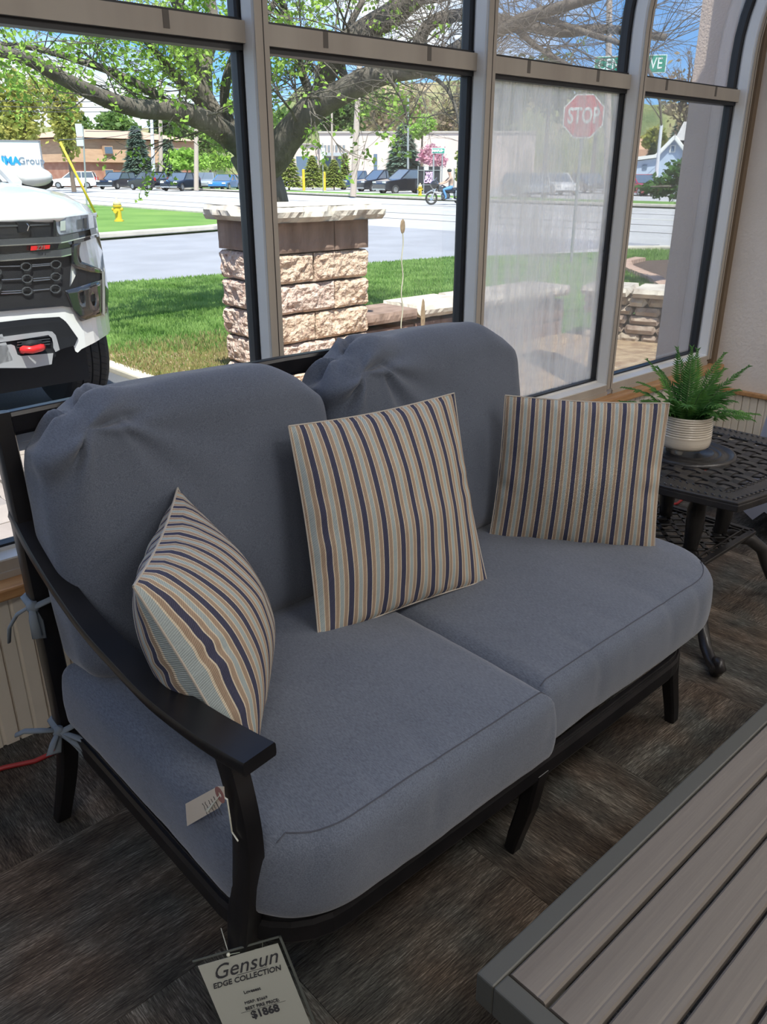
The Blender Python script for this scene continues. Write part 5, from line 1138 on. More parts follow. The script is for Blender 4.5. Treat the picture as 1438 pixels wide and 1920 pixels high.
for (xa, za, xb_, zb_) in ((-e, hz(292)-.3, L*.5, hz(257)), (L+e, hz(292)-.3, L*.5, hz(257))):
    b.add([(xa, -.3, za), (xb_, -.3, zb_), (xb_, 9.3, zb_), (xa, 9.3, za), (xa, -.3, za+.2), (xb_, -.3, zb_+.2), (xb_, 9.3, zb_+.2), (xa, 9.3, za+.2)], [(0, 1, 2, 3), (4, 5, 6, 7), (0, 1, 5, 4), (2, 3, 7, 6), (0, 3, 7, 4), (1, 2, 6, 5)], Mx)
b.build('roof', M_GROOF, bl)
b = MB()
for (xa, za, xb_, zb_) in ((-e, hz(292)-.3, L*.5, hz(257)), (L+e, hz(292)-.3, L*.5, hz(257))): b.bar([Mx @ Vector((xa, -.36, za)), Mx @ Vector((xb_, -.36, zb_))], .10, .28, side=Mx.to_3x3() @ Vector((0, 1, 0)))
b.build('barge_board', M_WTR, bl)
b = MB(); b.box((L*.38, -.08, hz(286)), (L*.58, .05, hz(272)), Mx); f = b.build('window_frame', M_WTR, bl); b = MB(); b.box((L*.43, -.12, hz(284)), (L*.53, 0, hz(274)), Mx); b.build('pane', M_WIN, f)
b = MB(); b.add([(L*.5, 1.5, hz(262)), (L+5, 1.5, hz(262)-0), (L+5, 9, hz(262)), (L*.5, 9, hz(262)), (L*.75, 5, hz(222)), (L+5, 5, hz(216))], [(0, 1, 5, 4), (1, 2, 5), (2, 3, 4, 5), (3, 0, 4), (3, 2, 1, 0)], Mx); b.box((L+.2, 1.8, 0), (L+4.8, 8.8, hz(262)), Mx); b.build('main_roof', M_GROOF, bl)
b = MB(); b.box((L*1.1, 4.4, hz(240)), (L*1.1+.8, 5.4, hz(208)), Mx); b.build('chimney', M_BRICK, bl)
Mx2, L2 = vframe(1180, 1230, 72, .0); b = MB(); b.add([(0, 0, 0), (L2, 0, 0), (L2, 5, 0), (0, 5, 0), (0, 0, hz(304)), (L2, 0, hz(297)), (L2, 5, hz(297)), (0, 5, hz(304))], [(0, 1, 5, 4), (1, 2, 6, 5), (2, 3, 7, 6), (3, 0, 4, 7), (4, 5, 6, 7), (3, 2, 1, 0)], Mx2); wg = b.build('wing', M_BLUE, bl)
b = MB(); b.add([(-.2, -.3, hz(303)), (L2, -.3, hz(296)), (L2, 5.3, hz(296)), (-.2, 5.3, hz(303)), (-.2, -.3, hz(303)+.25), (L2, -.3, hz(296)+.25), (L2, 5.3, hz(296)+.25), (-.2, 5.3, hz(303)+.25)], [(0, 1, 2, 3), (4, 5, 6, 7), (0, 1, 5, 4), (1, 2, 6, 5), (2, 3, 7, 6), (3, 0, 4, 7)], Mx2); b.build('roof', M_WTR, wg)
b = MB(); b.box((L2*.45, -.06, hz(318)), (L2*.62, .05, hz(309)), Mx2); b.build('window', M_WIN, wg)
Mx, L = vframe(1150, 1240, 120); b = MB(); H = gd(1200, 280, 120).z-ZG; b.add([(0, 0, 0), (L, 0, 0), (L, 9, 0), (0, 9, 0), (0, 0, H), (L, 0, H), (L, 9, H), (0, 9, H), (1, 4.5, H+1.6), (L-1, 4.5, H+1.6)], [(0, 1, 5, 4), (1, 2, 6, 5), (2, 3, 7, 6), (3, 0, 4, 7), (4, 5, 9, 8), (5, 6, 9), (6, 7, 8, 9), (7, 4, 8)], Mx); b.org = Mx.translation.copy(); tag(b.build('far_house', mat('tan_house', (.50, .30, .20), .9)), 'far tan roofed house left of the blue gabled house', 'building')
# ------------------------------------------------------------------ vehicles on the road and in the lots
GLS = mat('car_glass', (.10, .13, .17), .08, coat=.5); M_TL = mat('tail_lamp', (.45, .03, .03), .3); M_HLF = mat('head_lamp', (.75, .75, .72), .2); M_PLT = mat('number_plate', (.6, .62, .6), .5)
def car(px, ybase, heading, L, Wd, H, m, label, kind='suv', D=None, group=None, name='car', zb=None):
    p = gz(px, ybase, ZG) if D is None else gd(px, 330, D); p.z = ZG-.08 if zb is None else zb
    t = thing(name, p, label, 'car', group); M = Matrix.Translation(p) @ Matrix.Rotation(heading, 4, 'Z')
    MS = M @ Matrix(((1, 0, 0, 0), (0, 0, -1, 0), (0, 1, 0, 0), (0, 0, 0, 1)))
    h = L/2; low = [(-h, .35), (-h-.02, .7), (-h+.05, .62*H), (-h+.2, .60*H+.05), (h*.28, .60*H+.05), (h*.9, .52*H), (h, .42*H), (h+.02, .35), (h*.8, .25), (-h*.85, .25)]
    b = MB(); b.prism(low, -Wd/2, Wd/2, MS); b.build('body', m, t, bevel=.06)
    if kind == 'suv': g = [(-h+.08, .60*H), (-h+.28, .93*H), (-h+.5, .97*H), (h*.05, .97*H), (h*.42, .60*H)]
    elif kind == 'sedan': g = [(-h*.85, .62*H), (-h*.5, .95*H), (-h*.05, .98*H), (h*.42, .62*H)]
    else: g = [(-h*.08, .60*H), (-h*.05, .96*H), (h*.12, .98*H), (h*.45, .60*H)]
    b = MB(); n_ = len(g); vs = [(x, s_*(Wd/2-.04-.16*((z/H-.6)/.38)), z) for s_ in (-1, 1) for x, z in g]; b.add(vs, [tuple(range(n_)), tuple(range(2*n_-1, n_-1, -1))]+[(i, i+1, n_+i+1, n_+i) for i in range(n_-1)], M); b.build('windows', GLS, t)
    b = MB(); vs = []
    top = [q for q in g if q[1] > .9*H]
    x0, x1 = min(q[0] for q in top), max(q[0] for q in top); b.box((x0, -Wd/2+.17, .965*H), (x1, Wd/2-.17, H), M)
    for s_ in (-1, 1):
        for q0, q1 in ((g[0], g[1]), (g[-1], g[-2]), ((x0*.5+x1*.5, .6*H), (x0*.5+x1*.5, .97*H))):
            b.tube([M @ Vector((q0[0], s_*(Wd/2-.03), q0[1])), M @ Vector((q1[0], s_*(Wd/2-.17), q1[1]))], .045, 4)
    b.build('roof', m, t)
    for sx in (-1, 1):
        for sy in (-1, 1):
            b = MB(); b.lathe([(.0, -.11), (.30, -.11), (.345, -.09), (.345, .09), (.30, .11), (.0, .11)], (0, 0, 0), 16, axis='y', M=M @ Matrix.Translation((sx*h*.62, sy*(Wd/2-.09), .345))); w = b.build('wheel', M_TIRE, t)
            b = MB(); b.lathe([(.0, -.125), (.20, -.12), (.21, .12), (.0, .125)], (0, 0, 0), 12, axis='y', M=M @ Matrix.Translation((sx*h*.62, sy*(Wd/2-.09), .345))); b.build('hubcap', M_HUB, w)
    for sy in (-1, 1):
        b = MB(); b.cbox((h-.02, sy*(Wd/2-.25), .47*H), (.10, .36, .13), M); b.build('headlamp', M_HLF, t)
        b = MB(); b.cbox((-h, sy*(Wd/2-.13), .60*H), (.10, .16, .30), M); b.build('tail_lamp', M_TL, t)
    b = MB(); b.cbox((-h-.03, 0, .48*H), (.03, .34, .16), M); b.build('number_plate', M_PLT, t)
    b = MB(); b.cbox((-h-.02, 0, .36), (.12, Wd*.92, .10), M); b.cbox((h+.0, 0, .36), (.12, Wd*.92, .10), M); b.build('bumper', M_SILV if m is CBK else M_BLKP, t)
    return t
CBK = mat('black_car_paint', (.014, .016, .022), .12, coat=.8); CWH = mat('white_car_paint', (.78, .78, .78), .3, coat=.5); CBL = mat('blue_car_paint', (.03, .17, .42), .2, coat=.6); CRD = mat('red_car_paint', (.55, .03, .04), .25, coat=.6); CSV = mat('silver_car_paint', (.42, .45, .48), .25, metal=.4, coat=.5); CNV = mat('navy_car_paint', (.035, .07, .15), .15, coat=.8)
va_ = lambda px: math.atan2(ray(px, 330).y, ray(px, 330).x)
car(279, 354.5, va_(279)+rad(38), 4.3, 1.9, 1.72, CBK, 'black compact SUV driving away on the road in front of the lime trees')
car(137, 341, va_(137)+rad(80), 5.0, 1.95, 1.75, CWH, 'white SUV waiting at the far side of the road right of the trailer', D=104)
car(218, 341, va_(218)+rad(148), 4.9, 1.95, 1.7, CBK, 'black pickup parked in front of the brick building', D=98)
car(338, 339, va_(338)+rad(150), 4.6, 1.9, 1.65, CBK, 'black car parked under the lime green trees', D=87)
car(386, 341, va_(386)+rad(170), 4.6, 1.9, 1.65, CSV, 'silver grey SUV parked right of the short wooden pole', D=92)
car(421, 341, va_(421)+rad(160), 4.5, 1.85, 1.45, CBL, 'bright blue sedan parked beside the silver SUV', 'sedan', D=88)
car(441, 338, va_(441)+rad(200), 4.5, 1.85, 1.45, CRD, 'red car parked behind the blue sedan, at the tree trunk', 'sedan', D=99)
car(676, 350, va_(676)+rad(128), 5.0, 1.9, 1.8, CNV, 'dark blue pickup parked leftmost in the row behind the leaning pole', 'pickup', D=88)
car(715, 351, va_(715)+rad(126), 5.2, 2.0, 1.85, CBK, 'black pickup parked in the middle of the row, with white headlamps', 'pickup', D=79)
car(760, 352, va_(760)+rad(124), 5.2, 2.0, 1.9, CBK, 'large black SUV parked rightmost in the row by the black fence', D=72)
car(1208, 335, va_(1208)+rad(205), 4.5, 1.85, 1.5, CRD, 'red car in front of the blue house wing', 'sedan', D=66)
for i, px in enumerate((985, 1045, 1105)): car(px, 345, va_(px)+rad(200), 4.6, 1.9, 1.6, (CSV, CWH, CBK)[i], ('silver car dimly seen through the foggy pane, leftmost of three', 'white car dimly seen through the foggy pane, middle of three', 'black car dimly seen through the foggy pane under the stop sign')[i], D=60+7*i)
# trailer with lettering
M_TRL = mat('trailer_white', (.74, .76, .80), .4)
Mx, L = vframe(-210, 84, 60, .0); H = gd(40, 266, 60).z-ZG; tr = thing('box_trailer', Mx.translation, 'white box trailer with blue and grey company lettering at the far left', 'trailer')
b = MB(); b.box((0, 0, 1.0), (L, 2.5, H), Mx); b.build('box', M_TRL, tr); b = MB(); b.box((-.05, -.03, H), (L+.05, 2.53, H+.10), Mx); b.box((L-.06, -.03, .95), (L+.03, .08, H+.05), Mx); b.box((0, .0, .8), (L, 2.5, 1.0), Mx); b.build('edge_rail', mat('rail_grey', (.2, .2, .22), .4), tr)
for k in range(4): b = MB(); b.lathe([(.0, -.14), (.5, -.14), (.5, .14), (.0, .14)], (0, 0, 0), 20, axis='y', M=Mx @ Matrix.Translation((L*.62+(k % 2)*1.25, .25 if k < 2 else 2.25, .50))); b.build('wheel', M_TIRE, tr)
fa = Mx.to_3x3() @ Vector((1, 0, 0)); 
def on_tr(px, py):
    d = ray(px, py); n_ = Mx.to_3x3() @ Vector((0, 1, 0)); t_ = (Mx.translation-n_*.03-CAM).dot(n_)/d.dot(n_); return CAM+d*t_
M_LB = mat('sign_blue', (.01, .27, .72), .5); M_LG = mat('sign_grey', (.16, .20, .26), .5)
text_mesh('IMA', .62, frame_m(on_tr(20, 302), fa, (0, 0, 1)), M_LB, 'lettering', tr, extrude=.01, bold=.03); text_mesh('Group', .58, frame_m(on_tr(59, 302), fa, (0, 0, 1)), M_LG, 'lettering', tr, extrude=.01, bold=.004); text_mesh('THE', .16, frame_m(on_tr(7, 292.5), fa, (0, 0, 1)), M_LG, 'lettering', tr, extrude=.01)
# ------------------------------------------------------------------ poles, signs, hydrants, bollards
M_POLE = mat('weathered_pole', (.46, .38, .32), .9); M_WPOL = mat('pale_pole', (.62, .63, .65), .7); M_GALV = mat('galvanised', (.34, .36, .36), .5, metal=.3); M_YEL = mat('yellow_paint', (.72, .48, .03), .5); M_SIGNB = mat('sign_back', (.55, .57, .58), .5); M_GRN = mat('sign_green', (.0, .30, .20), .5)
def pole(x0, y0, x1, y1, D, wpx, m, label, name='utility_pole', arms=()):
    a, c = gd(x0, y0, D), gd(x1, y1, D); a.z = ZG; r_ = wpx/2/F_PX*D*.95; t = thing(name, a, label, 'pole')
    b = MB(); b.tube([a, c], [r_*1.1, r_*.85], 10); b.build('shaft', m, t)
    b = MB(); b.lathe([(0, 0), (r_*.9, 0), (r_*.7, .08), (0, .1)], tuple(c), 10); b.build('cap', m, t)
    for yy in arms:
        q = gd(x1, yy, D); b = MB(); b.bar([q-RT*1.1, q+RT*1.1], .10, .12, side=(0, 0, 1)); b.build('crossarm', m, t)
    return t
pole(368, 356, 368, 150, 84, 8, M_POLE, 'plain wooden pole at the road edge between the lime trees')
pole(301, 340, 300, 150, 93, 7, M_POLE, 'brown wooden utility pole left of the smaller spruce', arms=(165,)); pole(288, 340, 281, 150, 94, 6, M_WPOL, 'pale leaning pole next to the brown utility pole')
pole(662, 368, 674, 120, 60, 11, M_POLE, 'leaning wooden utility pole at the kerb before the pale building', arms=())
pole(765, 352, 765, 180, 78, 4, M_GALV, 'thin grey lamp pole among the black vehicles'); pole(623, 345, 622, 200, 90, 4, M_POLE, 'thin brown pole behind the cedar hedge')
pole(1141, 330, 1143, -40, 70, 11, M_POLE, 'tall utility pole above the foggy pane', arms=()); pole(1232, 322, 1240, 236, 66, 6, M_WPOL, 'pale pole in front of the blue house')
def signpost(px, D, y0, parts, label, base=None, name='road_sign', w=.035):
    p = gd(px, 330, D); p.z = ZG; t = thing(name, p, label, 'sign'); top = gd(px, y0, D); b = MB(); b.tube([p, top], w, 6); b.build('post', M_GALV, t)
    for (x0, ya, x1, yb, m, off) in parts:
        a, c = gd(x0, ya, D), gd(x1, yb, D); v = Vector((FW.x, FW.y, 0)).normalized()*off; Xv = Vector((c.x-a.x, c.y-a.y, 0)); F = frame_m(Vector((a.x, a.y, 0))-v, Xv, (0, 0, 1)); b = MB(); b.box((0, min(a.z, c.z), -.01), (Xv.length, max(a.z, c.z), .01), F); b.build('plate', m, t)
    return t
signpost(155, 41, 236, [(141, 232, 157, 256, M_SIGNB, .05), (143, 258, 158, 274, M_SIGNB, .05)], 'road sign with two grey plates on a thin post left of the brick building')
signpost(605, 70, 268, [(601, 277, 610, 300, M_SIGNB, .05)], 'grey sign post standing before the cedar hedge')
signpost(852, 60, 300, [(848, 300, 856, 315, mat('white_plate', (.8, .76, .76), .5), .05)], 'small white plate sign right of the motorcycle rider')
t = signpost(813, 52, 290, [(809.5, 277.5, 834, 288, mat('sign_border', (.75, .8, .78), .5), .06), (810.5, 278.5, 833, 287, M_GRN, .075)], 'green street name sign above the motorcycle', name='street_sign', w=.05)
p0 = gd(819.5, 282.8, 52); vv = Vector((FW.x, FW.y, 0)).normalized(); M_SW = mat('sign_white', (.85, .88, .86), .5)
text_mesh('MAPLE', .19, frame_m(p0-vv*.10, RT, (0, 0, 1)), M_SW, 'lettering', t, extrude=.004, bold=.012); text_mesh('ST', .10, frame_m(gd(830, 282.8, 52)-vv*.10, RT, (0, 0, 1)), M_SW, 'lettering', t, extrude=.004, bold=.005)
b = MB(); q = gd(829.5, 288, 52); b.tube([Vector((q.x, q.y, ZG)), q], .04, 6); b.build('post', M_GALV, t)
# stop sign and street name behind the foggy pane
DS = 15.5; pc = gd(1094, 218, DS); base = Vector((pc.x, pc.y, ZG)); vv = Vector((pc.x, pc.y, 0)).normalized(); xr = Vector((vv.y, -vv.x, 0))
st = thing('stop_sign', base+vv*.05, 'red octagonal stop sign dimly visible through the foggy pane', 'sign'); rS = 38/F_PX*DS*.93
b = MB(); b.tube([base+vv*.05, Vector((pc.x, pc.y, pc.z+.5))+vv*.05], .03, 6); b.build('post', M_GALV, st)
Fs = frame_m(pc, xr, (0, 0, 1)); b = MB(); b.prism([(rS*math.cos(rad(22.5+45*k)), rS*math.sin(rad(22.5+45*k))) for k in range(8)], -.003, .003, Fs); b.build('border', M_SW, st)
b = MB(); b.prism([(rS*.94*math.cos(rad(22.5+45*k)), rS*.94*math.sin(rad(22.5+45*k))) for k in range(8)], .003, .006, Fs); b.build('face', mat('stop_red', (.62, .02, .04), .5), st)
text_mesh('STOP', rS*.78, Fs @ Matrix.Translation((0, 0, .008)) @ Matrix.Scale(.78, 4, (1, 0, 0)) @ Matrix.Scale(1.2, 4, (0, 1, 0)), M_SW, 'lettering', st, extrude=.002, bold=.006)
pc2 = gd(1181, 121, DS+.1); sn = thing('street_sign', Vector((pc2.x, pc2.y, ZG)), 'green street name sign on the post above the foggy pane', 'sign'); Fn = frame_m(pc2, xr, (0, 0, 1)); wn_ = 60/F_PX*DS*.93; hn = 13.5/F_PX*DS*.95
b = MB(); b.box((-wn_, -hn, -.002), (wn_, hn, .002), Fn); b.build('border', M_SW, sn); b = MB(); b.box((-wn_+.012, -hn+.012, .002), (wn_-.012, hn-.012, .005), Fn); b.build('face', M_GRN, sn)
text_mesh('CENTRE AVE', hn*1.75, Fn @ Matrix.Translation((0, 0, .007)) @ Matrix.Scale(.76, 4, (1, 0, 0)), M_SW, 'lettering', sn, extrude=.002, bold=.002, space=1.02); b = MB(); b.tube([Vector((pc2.x, pc2.y, ZG))+vv*.04, pc2+vv*.04], .03, 6); b.build('post', M_GALV, sn)
# leaning yellow guy guard
b = MB(); a_, c_ = gd(182, 404, 33), gd(111, 263, 33); a_.z = ZG; b.tube([a_, a_.lerp(c_, .98)], .045, 8); b.org = a_.copy(); tag(b.build('guy_guard', M_YEL, smooth=True), 'leaning yellow guy wire guard between the SUV bonnet and the road sign', 'pole')
def hydrant(px, yb, yt, label, D):
    p = gd(px, 330, D); p.z = ZG+.02; H = (gd(px, yt, D).z-p.z); t = thing('fire_hydrant', p, label, 'fire hydrant', 'yellow fire hydrants'); s_ = H/.85
    b = MB(); b.lathe([(.0, 0), (.17*s_, 0), (.17*s_, .05*s_), (.12*s_, .06*s_), (.12*s_, .50*s_), (.16*s_, .52*s_), (.16*s_, .56*s_), (.0, .56*s_)], tuple(p), 18); b.build('barrel', M_YEL, t, smooth=False)
    b = MB(); b.lathe([(.0, 0), (.15*s_, 0), (.13*s_, .10*s_), (.07*s_, .18*s_), (.03*s_, .20*s_), (.03*s_, .28*s_), (.0, .28*s_)], tuple(p+Vector((0, 0, .56*s_))), 18); b.build('bonnet', mat('pale_yellow', (.75, .60, .30), .5), t, smooth=True)
    for sg in (-1, 1): b = MB(); b.tube([p+Vector((0, 0, .42*s_)), p+Vector((0, 0, .42*s_))+RT*sg*.20*s_], .055*s_, 10); b.build('nozzle', M_YEL, t)
    b = MB(); q = p+Vector((0, 0, .36*s_)); b.tube([q, q-vv*.20*s_], .075*s_, 12); b.build('nozzle', M_YEL, t)
hydrant(213, 413, 369, 'yellow fire hydrant on the near lawn island beside the white SUV', 29.5); hydrant(788, 364, 343, 'small yellow fire hydrant across the road next to the motorcycle', 62)
for px, D, yt, lb in ((521, 82, 317, 'yellow bollard at the left end of the cedar hedge'), (569, 82, 317, 'yellow bollard between two cedars of the hedge'), (608, 82, 322, 'yellow bollard behind the grey sign post')):
    p = gd(px, 330, D); p.z = ZG-.02; top = gd(px, yt, D).z; b = MB(); b.lathe([(0, 0), (.13, 0), (.13, top-p.z-.06), (.09, top-p.z), (0, top-p.z)], tuple(p), 12); b.org = p.copy(); tag(b.build('bollard', M_YEL), lb, 'bollard', 'yellow bollards at the hedge')
# black fence box with pink lettering
Mx, L = vframe(783, 826, 69); zt2 = lambda y: gd(805, y, 69).z-ZG; fb = thing('fence_enclosure', Mx.translation, 'black screened enclosure with pink lettering behind the motorcycle', 'fence'); b = MB(); b.box((0, 0, .15), (L, 1.6, zt2(312)), Mx); b.build('screen', mat('black_screen', (.012, .014, .02), .6), fb)
b = MB(); b.box((-.05, -.06, zt2(320)), (L+.05, -.01, zt2(318.8)), Mx); [b.box((x, -.06, 0), (x+.06, -.01, zt2(311)), Mx) for x in (0, L*.26, L-.06)]; b.box((-.05, -.06, zt2(347)), (L, -.01, zt2(346)), Mx); b.build('rail', M_GALV, fb)
b = MB(); b.box((L*.26, -.05, zt2(319)), (L*.47, -.012, zt2(312.6)), Mx); b.build('notice', M_SW, fb)
M_PK = mat('pink_letters', (.80, .50, .85), .5); xv = Mx.to_3x3() @ Vector((1, 0, 0))
for k, w in enumerate(('WE', 'BUY', 'CARS')): text_mesh(w, .34, frame_m(Mx @ Vector((L*.50, -.04, zt2(326+k*7.0))), xv, (0, 0, 1)), M_PK, 'lettering', fb, extrude=.005, bold=.02)
# overhead wires
M_WIRE = mat('wire', (.05, .05, .055), .6); WL = ['highest of three near-level wires crossing behind the big left limb', 'middle of three near-level wires crossing behind the big left limb', 'lowest of three near-level wires crossing behind the big left limb', 'wire rising from the two plate road sign to the brown utility pole', 'wire rising from the top of the yellow guy guard', 'upper wire right of the leaning pole, behind the bare tree', 'lower wire right of the leaning pole, behind the bare tree', 'highest slanting wire above the foggy pane', 'middle slanting wire above the foggy pane', 'lowest slanting wire above the foggy pane']
for k, (xa, ya, xb_, yb_, Da, Db) in enumerate(((-60, 188, 700, 150, 80, 62), (-60, 198, 700, 162, 80, 62), (-60, 206, 700, 172, 80, 62), (160, 246, 380, 210, 60, 90), (110, 262, 300, 218, 33, 93), (674, 150, 1500, 150, 60, 75), (674, 165, 1500, 168, 60, 75), (880, 60, 1500, -40, 40, 60), (880, 75, 1500, -20, 40, 60), (880, 92, 1500, 5, 40, 60))):
    a_, c_ = gd(xa, ya, Da), gd(xb_, yb_, Db); b = MB(); b.tube([a_.lerp(c_, i/10)-Vector((0, 0, 1))*(.6*math.sin(math.pi*i/10)) for i in range(11)], .016*(.5+Da/80), 4); b.org = a_.copy(); tag(b.build('overhead_wire', M_WIRE), WL[k], 'wire', 'overhead wires')
# ------------------------------------------------------------------ motorcycle and rider
mp_ = gz(835, 384, ZG-.1); hd_ = math.atan2(-RT.y, -RT.x)+rad(6); MM = Matrix.Translation(mp_) @ Matrix.Rotation(hd_, 4, 'Z')
mc = thing('motorcycle', mp_, 'silver touring motorcycle with side cases riding left on the road', 'motorcycle'); V = lambda x, y, z: MM @ Vector((x, y, z))
for x in (.78, -.78):
    b = MB(); b.lathe([(.24, -.05), (.31, -.06), (.335, -.03), (.335, .03), (.31, .06), (.24, .05), (.24, -.05)], (0, 0, 0), 24, axis='y', caps=False, M=MM @ Matrix.Translation((x, 0, .335))); b.add([], []); w = b.build('wheel', M_TIRE, mc); b = MB(); b.lathe([(.0, -.02), (.10, -.03), (.10, .03), (.0, .02)], (0, 0, 0), 12, axis='y', M=MM @ Matrix.Translation((x, 0, .335)))
    for k in range(8): b.tube([V(x, 0, .335), V(x+.25*math.cos(k*.785), 0, .335+.25*math.sin(k*.785))], .012, 4)
    b.build('spokes', M_CHR, w)
b = MB(); b.tube([V(.78, .09, .335), V(.60, .08, .75), V(.50, .06, 1.02)], .028, 6); b.tube([V(.78, -.09, .335), V(.60, -.08, .75), V(.50, -.06, 1.02)], .028, 6); b.build('fork', M_CHR, mc)
b = MB(); b.blob(V(.18, 0, .80), (.30, .20, .16), 12, 8); b.blob(V(.0, 0, .45), (.30, .22, .22), 12, 8); b.build('engine', M_DCH, mc, smooth=True)
b = MB(); b.tube([V(.45, 0, .75), V(.2, 0, .86), V(-.1, 0, .72), V(-.5, 0, .72), V(-.95, 0, .78)], [.12, .17, .14, .15, .12], 10); b.build('tank_and_seat', M_BLKG, mc, smooth=True)
b = MB(); b.blob(V(.62, 0, 1.02), (.22, .26, .22), 12, 8); b.tube([V(.66, 0, 1.1), V(.50, 0, 1.36)], [.20, .10], 10, flat=.3); b.build('fairing', M_BLKG, mc, smooth=True)
for s_ in (-1, 1):
    b = MB(); b.cbox((-.78, s_*.30, .58), (.62, .18, .30), MM); b.build('side_case', CSV, mc, bevel=.04)
    b = MB(); b.tube([V(.1, s_*.2, .28), V(-.9, s_*.24, .26)], .05, 8); b.build('exhaust', M_CHR, mc, smooth=True)
b = MB(); b.tube([V(.45, .35, 1.08), V(.55, .2, 1.06), V(.55, -.2, 1.06), V(.45, -.35, 1.08)], .018, 6); b.build('handlebar', M_CHR, mc)
b = MB(); b.tube([V(.45, 0, .72), V(.80, 0, .72), V(1.08, 0, .55)], [.05, .08, .06], 8, flat=.4); b.build('mudguard', CSV, mc, smooth=True)
vsk = [(0, 0, 1.00, .17), (-.02, 0, 1.16, .16), (.0, 0, 1.34, .17), (.03, 0, 1.50, .12), (.07, 0, 1.60, .06), (.10, 0, 1.70, .09), (.11, 0, 1.80, .10)]; sk = [Vector(v[:3])+Vector((-.28, 0, -.12)) for v in vsk]; rad_l = [v[3] for v in vsk]; ed = [(i, i+1) for i in range(6)]
for s_ in (-1, 1):
    i0 = len(sk)
    for (x, y, z, r_) in ((-.22, .21, 1.36, .065), (.03, .30, 1.14, .05), (.30, .33, 1.06, .038), (.40, .34, 1.07, .036)): sk.append(Vector((x, s_*y, z))); rad_l.append(r_)
    ed += [(2, i0), (i0, i0+1), (i0+1, i0+2), (i0+2, i0+3)]
    for f in range(5):
        j = len(sk); sk += [Vector((.45, s_*(.30+.02*f), 1.09-(.03 if f == 0 else 0))), Vector((.465, s_*(.30+.02*f), 1.05))]; rad_l += [.010, .009]; ed += [(i0+3, j), (j, j+1)]
    i1 = len(sk)
    for (x, y, z, r_) in ((-.24, .14, .86, .10), (.18, .24, .78, .075), (.02, .24, .42, .055), (.05, .24, .30, .05), (.20, .25, .25, .045)): sk.append(Vector((x, s_*y, z))); rad_l.append(r_)
    ed += [(0, i1), (i1, i1+1), (i1+1, i1+2), (i1+2, i1+3), (i1+3, i1+4)]
me = bpy.data.meshes.new('person'); me.from_pydata([tuple(v) for v in sk], ed, []); po = bpy.data.objects.new('person', me); COL.objects.link(po)
sm_ = po.modifiers.new('s', 'SKIN'); [setattr(me.skin_vertices[0].data[i], 'radius', (r_, r_)) for i, r_ in enumerate(rad_l)]; me.skin_vertices[0].data[0].use_root = True; po.modifiers.new('u', 'SUBSURF').levels = 1
me2 = bpy.data.meshes.new_from_object(po.evaluated_get(bpy.context.evaluated_depsgraph_get())); po.modifiers.clear(); po.data = me2; me2.materials.clear()
for m in (mat('tan_shirt', (.42, .30, .23), .9), mat('blue_jeans', (.12, .30, .55), .9), mat('skin', (.55, .34, .24), .6), mat('boot', (.03, .025, .02), .6)): me2.materials.append(m)
for p_ in me2.polygons:
    c = p_.center; p_.material_index = 1 if c.z < .98 and not (c.x > .25 and c.z > .9) else (2 if c.z > 1.46 or c.x > .02 and c.z > .9 and abs(c.y) > .2 else 0)
    if c.z < .32: p_.material_index = 3
    p_.use_smooth = True
po.matrix_world = MM; ORG[po.name] = mp_; tag(po, 'person in a tan shirt and blue jeans riding the motorcycle, arms on the handlebar', 'person')
b = MB(); b.blob((-.17, 0, 1.72), (.125, .11, .09), 14, 8); o = b.build('hair', mat('dark_cap', (.05, .06, .05), .9), None, smooth=True); o.parent = po; o.matrix_parent_inverse = Matrix()
b = MB(); [b.blob((-.075, s_*.035, 1.665), (.012, .012, .008), 6, 4) for s_ in (-1, 1)]; b.blob((-.062, 0, 1.64), (.014, .012, .02), 6, 5); b.blob((-.075, 0, 1.605), (.008, .025, .006), 6, 4); o = b.build('face', mat('face_detail', (.30, .15, .11), .7)); o.parent = po
# ------------------------------------------------------------------ big tree in front of the window
D0 = 9.6
big = thing('large_tree', gd(490, 330, D0)*Vector((1, 1, 0)).length and Vector((gd(490, 330, D0).x, gd(490, 330, D0).y, ZG)), 'large spreading tree with dark bark and fresh green leaves behind the pillar', 'tree')
rt = random.Random(21)
def limb(pts, r0, r1, Ds, name='limb', n=9):
    P = [gd(x, y, Ds[0]+(Ds[1]-Ds[0])*i/(len(pts)-1)) for i, (x, y) in enumerate(pts)]; Q = []
    for i in range(len(P)-1):
        a0 = P[max(i-1, 0)]; a, c = P[i], P[i+1]; a1 = P[min(i+2, len(P)-1)]
        for k in range(5):
            t = k/5; Q.append(.5*((2*a)+(c-a0)*t+(2*a0-5*a+4*c-a1)*t*t+(-a0+3*a-3*c+a1)*t**3))
    Q.append(P[-1]); K = len(Q); b = MB(); rr_l = [(r0+(r1-r0)*i/(K-1))*(1+.10*noise.noise(q*3)) for i, q in enumerate(Q)]
    b.tube([q+Vector((noise.noise(q*2), noise.noise(q*2+Vector((5, 0, 0))), noise.noise(q*2+Vector((0, 5, 0)))))*rr_l[i]*.3 for i, q in enumerate(Q)], rr_l, n); b.build(name, M_BARK, big, smooth=True); return Q, rr_l
tw = MB(); lf = MB(); cnt = [0, 0]
